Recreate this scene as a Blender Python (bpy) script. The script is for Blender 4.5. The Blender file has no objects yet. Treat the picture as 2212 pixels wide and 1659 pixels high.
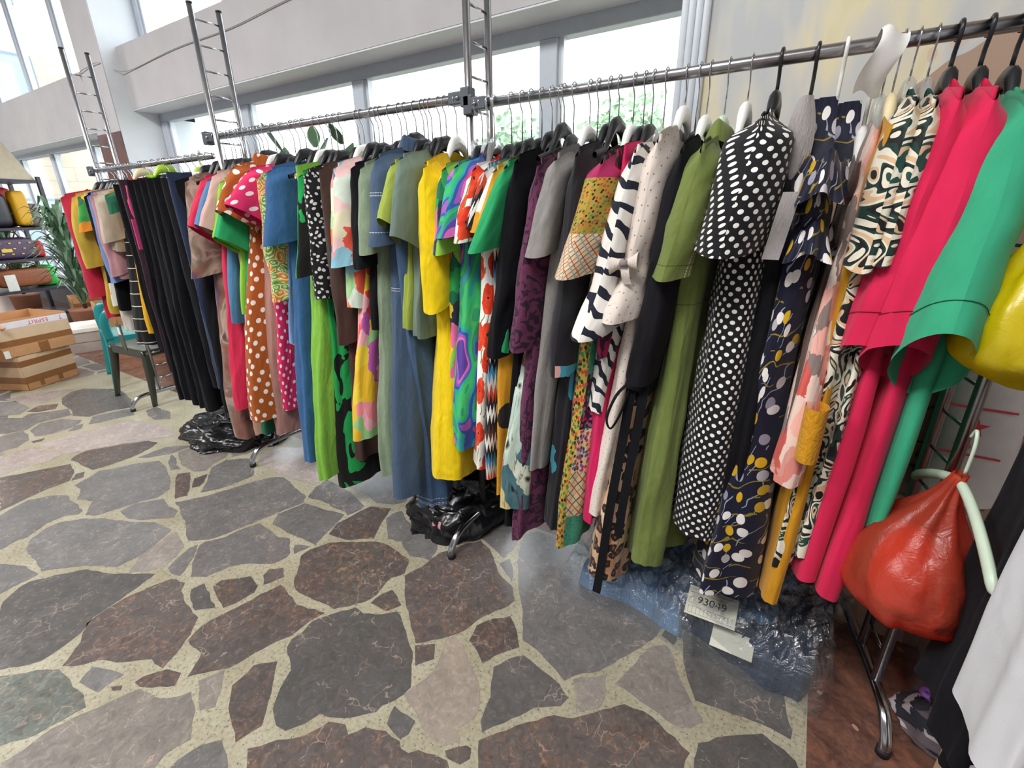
import bpy, math, random
from mathutils import Vector, Matrix, noise
C = bpy.context.scene.collection
PI = math.pi
rnd = random.Random(7)

# ---------------------------------------------------------------- colour + node helpers
def hx(h, k=1.0):
    h = h.lstrip('#')
    out = []
    for i in (0, 2, 4):
        c = int(h[i:i+2], 16) / 255.0
        c = c / 12.92 if c <= 0.04045 else ((c + 0.055) / 1.055) ** 2.4
        out.append(c * k)
    return (out[0], out[1], out[2], 1.0)

MATS = {}
class N:
    """small wrapper round a material node tree"""
    def __init__(s, name):
        s.m = bpy.data.materials.new(name); s.m.use_nodes = True
        s.t = s.m.node_tree; s.t.nodes.clear()
        s.out = s.t.nodes.new('ShaderNodeOutputMaterial')
    def n(s, typ, ins=None, **props):
        nd = s.t.nodes.new(typ)
        for k, v in props.items(): setattr(nd, k, v)
        if ins:
            for k, v in ins.items(): s.set(nd.inputs[k], v)
        return nd
    def set(s, sock, v):
        if isinstance(v, bpy.types.NodeSocket): s.t.links.new(v, sock)
        elif v is not None: sock.default_value = v
    def math(s, op, a, b=0.0, c=None):
        nd = s.t.nodes.new('ShaderNodeMath'); nd.operation = op
        s.set(nd.inputs[0], a); s.set(nd.inputs[1], b)
        if c is not None: s.set(nd.inputs[2], c)
        return nd.outputs[0]
    def uv(s, scale=(1, 1, 1), rot=0.0, loc=(0, 0, 0), src='UV'):
        tc = s.n('ShaderNodeTexCoord')
        mp = s.n('ShaderNodeMapping', {'Vector': tc.outputs[src], 'Scale': scale, 'Rotation': (0, 0, rot), 'Location': loc})
        return mp.outputs[0]
    def noise(s, vec, scale, detail=2.0, rough=0.5, dist=0.0):
        nd = s.n('ShaderNodeTexNoise', {'Vector': vec, 'Scale': scale, 'Detail': detail, 'Roughness': rough, 'Distortion': dist})
        return nd.outputs[0], nd.outputs[1]
    def vor(s, vec, scale, randomness=1.0, feature='F1', dims='3D'):
        nd = s.n('ShaderNodeTexVoronoi', {'Vector': vec, 'Scale': scale, 'Randomness': randomness}, feature=feature, voronoi_dimensions=dims)
        return nd.outputs[0], (nd.outputs[1] if feature == 'F1' else None)
    def warp(s, vec, scale, amt, detail=1.0):
        f, c = s.noise(vec, scale, detail)
        v = s.n('ShaderNodeVectorMath', {0: c, 1: (0.5, 0.5, 0.5)}, operation='SUBTRACT').outputs[0]
        v = s.n('ShaderNodeVectorMath', {0: v, 'Scale': amt}, operation='SCALE').outputs[0]
        return s.n('ShaderNodeVectorMath', {0: vec, 1: v}, operation='ADD').outputs[0]
    def ramp(s, fac, stops, const=False):
        nd = s.n('ShaderNodeValToRGB', {'Fac': fac})
        cr = nd.color_ramp; cr.interpolation = 'CONSTANT' if const else 'LINEAR'
        while len(cr.elements) < len(stops): cr.elements.new(0.5)
        for e, (p, c) in zip(cr.elements, stops): e.position = p; e.color = c
        return nd.outputs[0]
    def pal(s, fac, cols):
        n = len(cols)
        return s.ramp(fac, [(i / n, c) for i, c in enumerate(cols)], True)
    def mix(s, f, a, b, blend='MIX'):
        nd = s.n('ShaderNodeMix', data_type='RGBA', blend_type=blend)
        s.set(nd.inputs['Factor'], f); s.set(nd.inputs[6], a); s.set(nd.inputs[7], b)
        return nd.outputs[2]
    def sep(s, v):
        nd = s.n('ShaderNodeSeparateXYZ', {0: v}); return nd.outputs
    def red(s, c):
        return s.n('ShaderNodeSeparateColor', {0: c}).outputs[0]
    def bump(s, h, strength=0.2, dist=0.01):
        return s.n('ShaderNodeBump', {'Height': h, 'Strength': strength, 'Distance': dist}).outputs[0]
    def finish(s, col, rough=0.8, metal=0.0, spec=0.5, normal=None, sheen=0.0, trans=0.0, coat=0.0, alpha=None):
        b = s.n('ShaderNodeBsdfPrincipled')
        s.set(b.inputs['Base Color'], col); s.set(b.inputs['Roughness'], rough)
        s.set(b.inputs['Metallic'], metal); s.set(b.inputs['Specular IOR Level'], spec)
        b.inputs['Sheen Weight'].default_value = sheen
        b.inputs['Coat Weight'].default_value = coat
        if normal is not None: s.set(b.inputs['Normal'], normal)
        if alpha is not None: s.set(b.inputs['Alpha'], alpha)
        sh = b.outputs[0]
        if trans > 0:
            tl = s.n('ShaderNodeBsdfTranslucent'); s.set(tl.inputs[0], col)
            sh = s.n('ShaderNodeMixShader', {0: trans, 1: sh, 2: tl.outputs[0]}).outputs[0]
        s.t.links.new(sh, s.out.inputs[0])
        return s.m

def mat(name, hexc, rough=0.6, metal=0.0, spec=0.5, var=0.06, scale=20.0, coat=0.0, bump=0.0):
    if name in MATS: return MATS[name]
    s = N(name)
    v = s.uv(src='Object')
    f, _ = s.noise(v, scale, 3)
    c = hx(hexc)
    lo = tuple(x * (1 - var) for x in c[:3]) + (1,); hi = tuple(min(1, x * (1 + var)) for x in c[:3]) + (1,)
    col = s.ramp(f, [(0.3, lo), (0.7, hi)])
    nr = s.bump(f, bump, 0.004) if bump else None
    MATS[name] = s.finish(col, rough, metal, spec, nr, coat=coat)
    return MATS[name]

def fabric(name, build, rough=0.85, sheen=0.1, weave=0.25, spec=0.25, wr=0.35):
    """cloth whose UV runs in metres: u round the garment, v up it"""
    if name in MATS: return MATS[name]
    s = N(name)
    uv = s.uv()
    col = build(s, uv) if callable(build) else hx(build)
    f, _ = s.noise(s.uv((1.0, 1.0, 1)), 900, 1)
    g, _ = s.noise(s.uv((15, 6, 1)), 1.0, 2, 0.5, 0.9)
    col = s.mix(1.0, col, s.ramp(f, [(0.25, (0.86, 0.86, 0.86, 1)), (0.75, (1.0, 1.0, 1.0, 1))]), 'MULTIPLY')
    b1 = s.bump(f, weave * 0.5, 0.0006)
    nd = s.n('ShaderNodeBump', {'Height': g, 'Strength': wr, 'Distance': 0.02, 'Normal': b1})
    MATS[name] = s.finish(col, rough, 0, spec, nd.outputs[0], sheen)
    return MATS[name]

# ---------------------------------------------------------------- pattern builders
def dots(bg, fg, scale=14.0, r=0.22, rot=PI/4, rand=0.0, cols=None, warp=0.0):
    def f(s, uv):
        v = s.n('ShaderNodeMapping', {'Vector': uv, 'Rotation': (0, 0, rot)}).outputs[0]
        if warp: v = s.warp(v, 20, warp)
        d, c = s.vor(v, scale, rand, dims='2D')
        fgc = s.pal(s.red(c), [hx(q) for q in cols]) if cols else hx(fg)
        base = bg(s, uv) if callable(bg) else hx(bg)
        return s.mix(s.math('LESS_THAN', d, r), base, fgc)
    return f
def patches(cols, scale=9.0, warp=0.08, wscale=8.0, stretch=(1, 1, 1), edge=None, ew=0.03):
    def f(s, uv):
        v = s.n('ShaderNodeMapping', {'Vector': uv, 'Scale': stretch}).outputs[0]
        v = s.warp(v, wscale, warp, 2)
        v = s.warp(v, wscale * 3.5, warp * 0.4, 2)
        d, c = s.vor(v, scale, 1.0, dims='2D')
        col = s.pal(s.red(c), [hx(q) for q in cols])
        if edge:
            e, _ = s.vor(v, scale, 1.0, 'DISTANCE_TO_EDGE', '2D')
            col = s.mix(s.math('LESS_THAN', e, ew), col, hx(edge))
        return col
    return f
def marble(cols, scale=5.0, dist=1.5, detail=1.0, const=True, stretch=(1, 1, 1), lo=0.3, hi=0.7):
    def f(s, uv):
        v = s.n('ShaderNodeMapping', {'Vector': uv, 'Scale': stretch}).outputs[0]
        n, _ = s.noise(v, scale, detail, 0.5, dist)
        k = len(cols)
        return s.ramp(n, [(lo + (hi - lo) * i / max(1, k - 1) if i else 0.0, hx(q)) for i, q in enumerate(cols)], const)
    return f
def bands(cols, period=0.1, dist=0.0, dscale=6.0, ang=0.0, duty=None):
    """stripes across v, bent by noise"""
    def f(s, uv):
        v = s.n('ShaderNodeMapping', {'Vector': uv, 'Rotation': (0, 0, ang)}).outputs[0]
        if dist: v = s.warp(v, dscale, dist, 2)
        y = s.sep(v)[1]
        p = s.math('FRACT', s.math('DIVIDE', y, period))
        if duty: return s.ramp(p, [(0, hx(cols[0])), (duty, hx(cols[1]))], True)
        return s.pal(p, [hx(q) for q in cols])
    return f
def plaid(bg, lines):
    def f(s, uv):
        v = s.n('ShaderNodeMapping', {'Vector': uv, 'Rotation': (0, 0, PI/4)}).outputs[0]
        o = s.sep(v); col = hx(bg)
        for ax, per, off, w, c in lines:
            p = s.math('FRACT', s.math('ADD', s.math('DIVIDE', o[ax], per), off))
            col = s.mix(s.math('LESS_THAN', p, w), col, hx(c))
        return col
    return f
def leopard(s, uv):
    v = s.warp(uv, 30, 0.02)
    v = s.n('ShaderNodeMapping', {'Vector': v, 'Scale': (1, 1.5, 1)}).outputs[0]
    d, c = s.vor(v, 16, 0.9, dims='2D')
    n, _ = s.noise(uv, 60, 2); n2, _ = s.noise(uv, 5, 1)
    base = s.ramp(n2, [(0.35, hx('#e3c3a2')), (0.65, hx('#a8693a'))])
    d2 = s.math('ADD', d, s.math('MULTIPLY', s.math('SUBTRACT', n, 0.5), 0.35))
    col = s.mix(s.math('LESS_THAN', d2, 0.40), base, hx('#181214'))
    return s.mix(s.math('LESS_THAN', d2, 0.15), col, hx('#7a4a2b'))
def zebra(cols, scale=5.0, dist=5.0, ang=0.3):
    def f(s, uv):
        v = s.n('ShaderNodeMapping', {'Vector': uv, 'Rotation': (0, 0, ang)}).outputs[0]
        w = s.n('ShaderNodeTexWave', {'Vector': v, 'Scale': scale, 'Distortion': dist, 'Detail': 1.5, 'Detail Scale': 1.6}, wave_type='BANDS', bands_direction='Y')
        k = len(cols)
        return s.ramp(w.outputs[1], [(i / k, hx(q)) for i, q in enumerate(cols)], True)
    return f
def thinlines(s, uv, base, colh, scale, dist, width, ang):
    v = s.n('ShaderNodeMapping', {'Vector': uv, 'Rotation': (0, 0, ang)}).outputs[0]
    w = s.n('ShaderNodeTexWave', {'Vector': v, 'Scale': scale, 'Distortion': dist, 'Detail': 1.0, 'Detail Scale': 2.0}, bands_direction='X')
    n, _ = s.noise(v, 13, 1)
    m = s.math('MULTIPLY', s.math('GREATER_THAN', w.outputs[1], 1 - width), s.math('GREATER_THAN', n, 0.52))
    return s.mix(m, base, hx(colh))
def bubbles(s, uv):
    base = thinlines(s, uv, hx('#12152c'), '#9c9fb4', 9, 6, 0.02, 0.5)
    base = thinlines(s, uv, base, '#8d7a26', 7, 5, 0.02, 1.4)
    v = s.n('ShaderNodeMapping', {'Vector': s.warp(uv, 9, 0.03), 'Scale': (1.15, 0.95, 1)}).outputs[0]
    d, c = s.vor(v, 19, 0.85, dims='2D')
    fg = s.pal(s.red(c), [hx(q) for q in ('#e8e3e0', '#8f8ea0', '#d8ac1e', '#e2dcda', '#b9b3b8', '#c99f22', '#efeae8')])
    return s.mix(s.math('LESS_THAN', d, 0.27), base, fg)
def poppies(s, uv):
    base = thinlines(s, uv, hx('#efece6'), '#7f8a4a', 9, 5, 0.12, 0.3)
    v = s.warp(uv, 18, 0.05, 2)
    d, c = s.vor(v, 8.5, 0.75, dims='2D')
    n, _ = s.noise(uv, 30, 2)
    red = s.ramp(n, [(0.3, hx('#c92612')), (0.7, hx('#f2542f'))])
    col = s.mix(s.math('LESS_THAN', d, 0.40), base, red)
    return s.mix(s.math('LESS_THAN', d, 0.05), col, hx('#3a2420'))
def ikat(cols, per=0.11):
    def f(s, uv):
        o = s.sep(uv)
        tri = s.math('ABSOLUTE', s.math('SUBTRACT', s.math('FRACT', s.math('DIVIDE', o[0], 0.028)), 0.5))
        n, _ = s.noise(uv, 200, 0)
        y = s.math('ADD', o[1], s.math('MULTIPLY', tri, 0.08))
        y = s.math('ADD', y, s.math('MULTIPLY', n, 0.01))
        p = s.math('FRACT', s.math('DIVIDE', y, per * 3))
        return s.pal(p, [hx(q) for q in cols])
    return f
def patchwork(s, uv):
    o = s.sep(uv)
    d, c = s.vor(uv, 75, 1.0, dims='2D')
    def dotted(bg, cols, r):
        return s.mix(s.math('LESS_THAN', d, r), hx(bg), s.pal(s.red(c), [hx(q) for q in cols]))
    A = dotted('#3f8f74', ['#2b6a56', '#35806a'], 0.22)
    B = dotted('#2a1a26', ['#c23a78', '#5d2448', '#2a7a60', '#2a1a26'], 0.45)
    D = dotted('#d9c49a', ['#c22a62', '#8a6a24', '#5a2a3a', '#4a66a0', '#d9c49a'], 0.45)
    E = plaid('#d6c29a', [(0, .045, 0, .09, '#4a4036'), (1, .045, .3, .09, '#b8503c'), (0, .045, .5, .06, '#6f8a6a'), (1, .045, .8, .06, '#4a4036')])(s, uv)
    F = dotted('#b39a3a', ['#c2402c', '#2c2a20', '#3f7a4a', '#b39a3a'], 0.5)
    col = A
    for lim, q in ((0.39, E), (0.56, D), (0.71, B), (0.89, A), (1.03, D), (1.15, E), (1.33, F), (1.47, B)):
        col = s.mix(s.math('GREATER_THAN', o[1], lim), col, q)
    strip = s.math('LESS_THAN', s.math('ABSOLUTE', s.math('ADD', o[0], 0.0)), 0.03)
    return s.mix(s.math('MULTIPLY', strip, s.math('LESS_THAN', o[1], 1.05)), col, F)
def satin_floral(s, uv):
    v = s.warp(s.warp(uv, 5, 0.12, 2), 24, 0.035, 2)
    d, c = s.vor(v, 8.5, 0.95, dims='2D')
    base = s.pal(s.red(c), [hx(q) for q in ('#cfe0d2', '#9fc4b4', '#e9e2c0', '#4f7884', '#d9788c', '#b85a6c', '#e6d08a', '#a9cbbd', '#dfe4cf')])
    # petals: streaks that fan from each flower centre
    n1, _ = s.noise(s.n('ShaderNodeMapping', {'Vector': uv, 'Scale': (5, 1.2, 1)}).outputs[0], 9, 3, 0.6, 1.5)
    base = s.mix(s.math('MULTIPLY', s.ramp(n1, [(0.55, (0, 0, 0, 1)), (0.66, (1, 1, 1, 1))]), 0.8), base, hx('#2c3034'))
    hi = s.ramp(d, [(0.05, hx('#3a2a30')), (0.16, (1, 1, 1, 1)), (0.5, (0.75, 0.8, 0.8, 1))])
    return s.mix(1.0, base, hi, 'MULTIPLY')
def orange_flowers(s, uv):
    o = s.sep(uv)
    v = s.warp(uv, 16, 0.05, 2)
    d, c = s.vor(v, 9, 0.9, dims='2D')
    fg = s.pal(s.red(c), [hx(q) for q in ('#e0702c', '#f0a45a', '#3d8ca0', '#e88a4a', '#d9a8a0')])
    m = s.math('MULTIPLY', s.math('LESS_THAN', d, 0.42), s.math('GREATER_THAN', s.red(c), 0.25))
    band = s.math('MULTIPLY', s.math('GREATER_THAN', o[1], 0.48), s.math('LESS_THAN', o[1], 0.92))
    return s.mix(s.math('MULTIPLY', m, band), hx('#1d1c22'), fg)
def paisley(s, uv):
    v = s.warp(uv, 16, 0.06, 2)
    d, c = s.vor(v, 27, 0.9, dims='2D')
    p = s.math('FRACT', s.math('MULTIPLY', d, 3.4))
    a = s.pal(p, [hx(q) for q in ('#e58a2e', '#f1e0c4', '#e9a24a', '#cf7f2a')])
    b = s.pal(p, [hx(q) for q in ('#8aa838', '#e9ead0', '#a9c04e', '#4f8a5a')])
    return s.mix(s.math('GREATER_THAN', s.red(c), 0.55), a, b)
def camo(bg, fg, scale, dist, th, stretch=(1, 1, 1)):
    def f(s, uv):
        v = s.n('ShaderNodeMapping', {'Vector': uv, 'Scale': stretch, 'Rotation': (0, 0, 0.5)}).outputs[0]
        n, _ = s.noise(v, scale, 2.5, 0.5, dist)
        return s.mix(s.math('GREATER_THAN', n, th), hx(bg), hx(fg))
    return f
def twotone(c, var=0.12, scale=60, stretch=(1, 0.2, 1)):
    def f(s, uv):
        v = s.n('ShaderNodeMapping', {'Vector': uv, 'Scale': stretch}).outputs[0]
        n, _ = s.noise(v, scale, 3)
        k = hx(c)
        return s.ramp(n, [(0.3, tuple(x * (1 - var) for x in k[:3]) + (1,)), (0.7, tuple(min(1, x * (1 + var)) for x in k[:3]) + (1,))])
    return f

# ---------------------------------------------------------------- geometry helpers
def link(o, parent=None):
    C.objects.link(o)
    if parent is not None: o.parent = parent
    return o
def tag(o, label=None, cat=None, group=None, kind=None):
    if label: o['label'] = label
    if cat: o['category'] = cat
    if group: o['group'] = group
    if kind: o['kind'] = kind
    return o
def thing(name, label, cat, loc=(0, 0, 0), rz=0.0, group=None):
    o = bpy.data.objects.new(name, None); o.empty_display_size = 0.05
    C.objects.link(o); o.location = loc; o.rotation_euler = (0, 0, rz)
    return tag(o, label, cat, group)
class MB:
    """collects faces, then builds one mesh object"""
    def __init__(s): s.v = []; s.f = []; s.uv = []; s.mi = []
    def add(s, vs, fs, uvs=None, mi=0):
        b = len(s.v); s.v += [tuple(p) for p in vs]
        for i, f in enumerate(fs):
            s.f.append(tuple(b + q for q in f)); s.mi.append(mi)
            s.uv.append([uvs[q] for q in f] if uvs else [(0, 0)] * len(f))
        return s
    def box(s, x0, x1, y0, y1, z0, z1, mi=0, M=None):
        vs = [(x, y, z) for x in (x0, x1) for y in (y0, y1) for z in (z0, z1)]
        if M is not None: vs = [tuple(M @ Vector(p)) for p in vs]
        return s.add(vs, [(0, 1, 3, 2), (4, 6, 7, 5), (0, 4, 5, 1), (2, 3, 7, 6), (0, 2, 6, 4), (1, 5, 7, 3)], None, mi)
    def grid(s, fn, nu, nv, uvfn=None, mi=0, closeu=False):
        vs = []; uvs = []
        for j in range(nv + 1):
            for i in range(nu + 1):
                p = fn(i / nu, j / nv); vs.append(p[:3])
                uvs.append(p[3:5] if len(p) >= 5 else (i / nu, j / nv))
        fs = []
        for j in range(nv):
            for i in range(nu):
                a = j * (nu + 1) + i
                fs.append((a, a + 1, a + nu + 2, a + nu + 1))
        return s.add(vs, fs, uvs, mi)
    def tube(s, pts, r, seg=10, cap=True, mi=0, flat=1.0):
        pts = [Vector(p) for p in pts]; rs = r if isinstance(r, (list, tuple)) else [r] * len(pts)
        vs = []; fs = []; prev = None
        for i, p in enumerate(pts):
            d = (pts[min(i + 1, len(pts) - 1)] - pts[max(i - 1, 0)])
            d = d.normalized() if d.length > 1e-9 else Vector((0, 0, 1))
            if prev is None:
                a = Vector((0, 0, 1)) if abs(d.z) < 0.9 else Vector((1, 0, 0))
                n = d.cross(a).normalized()
            else:
                n = (prev - d * prev.dot(d)); n = n.normalized() if n.length > 1e-6 else d.orthogonal().normalized()
            prev = n; b = d.cross(n)
            for k in range(seg):
                t = 2 * PI * k / seg
                vs.append(p + (n * math.cos(t) + b * math.sin(t) * flat) * rs[i])
        for i in range(len(pts) - 1):
            for k in range(seg):
                a = i * seg + k; b2 = i * seg + (k + 1) % seg
                fs.append((a, b2, b2 + seg, a + seg))
        if cap:
            fs.append(tuple(range(seg))[::-1]); fs.append(tuple((len(pts) - 1) * seg + k for k in range(seg)))
        return s.add(vs, fs, None, mi)
    def build(s, name, m, parent=None, smooth=True, bevel=0.0, loc=None, rot=None):
        me = bpy.data.meshes.new(name)
        me.from_pydata(s.v, [], s.f)
        uvl = me.uv_layers.new(name='UVMap')
        k = 0
        flat = []
        for q in s.uv:
            for a in q: flat += [a[0], a[1]]
        uvl.data.foreach_set('uv', flat)
        for mm in (m if isinstance(m, (list, tuple)) else [m]): me.materials.append(mm)
        me.polygons.foreach_set('material_index', s.mi)
        me.polygons.foreach_set('use_smooth', [smooth] * len(s.f))
        me.validate(); me.update()
        o = bpy.data.objects.new(name, me); link(o, parent)
        if loc: o.location = loc
        if rot: o.rotation_euler = rot
        if bevel > 0:
            b = o.modifiers.new('Bevel', 'BEVEL'); b.width = bevel; b.segments = 2; b.limit_method = 'ANGLE'
        return o
def bez(pts, n=8):
    """smooth a polyline (Catmull-Rom)"""
    P = [Vector(p) for p in pts]; out = []
    for i in range(len(P) - 1):
        p0, p1, p2, p3 = P[max(i - 1, 0)], P[i], P[i + 1], P[min(i + 2, len(P) - 1)]
        for k in range(n):
            t = k / n
            out.append(0.5 * ((2 * p1) + (p2 - p0) * t + (2 * p0 - 5 * p1 + 4 * p2 - p3) * t * t + (3 * p1 - p0 - 3 * p2 + p3) * t ** 3))
    out.append(P[-1]); return out
def sm(a, b, x):
    t = max(0.0, min(1.0, (x - a) / (b - a))); return t * t * (3 - 2 * t)

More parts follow.
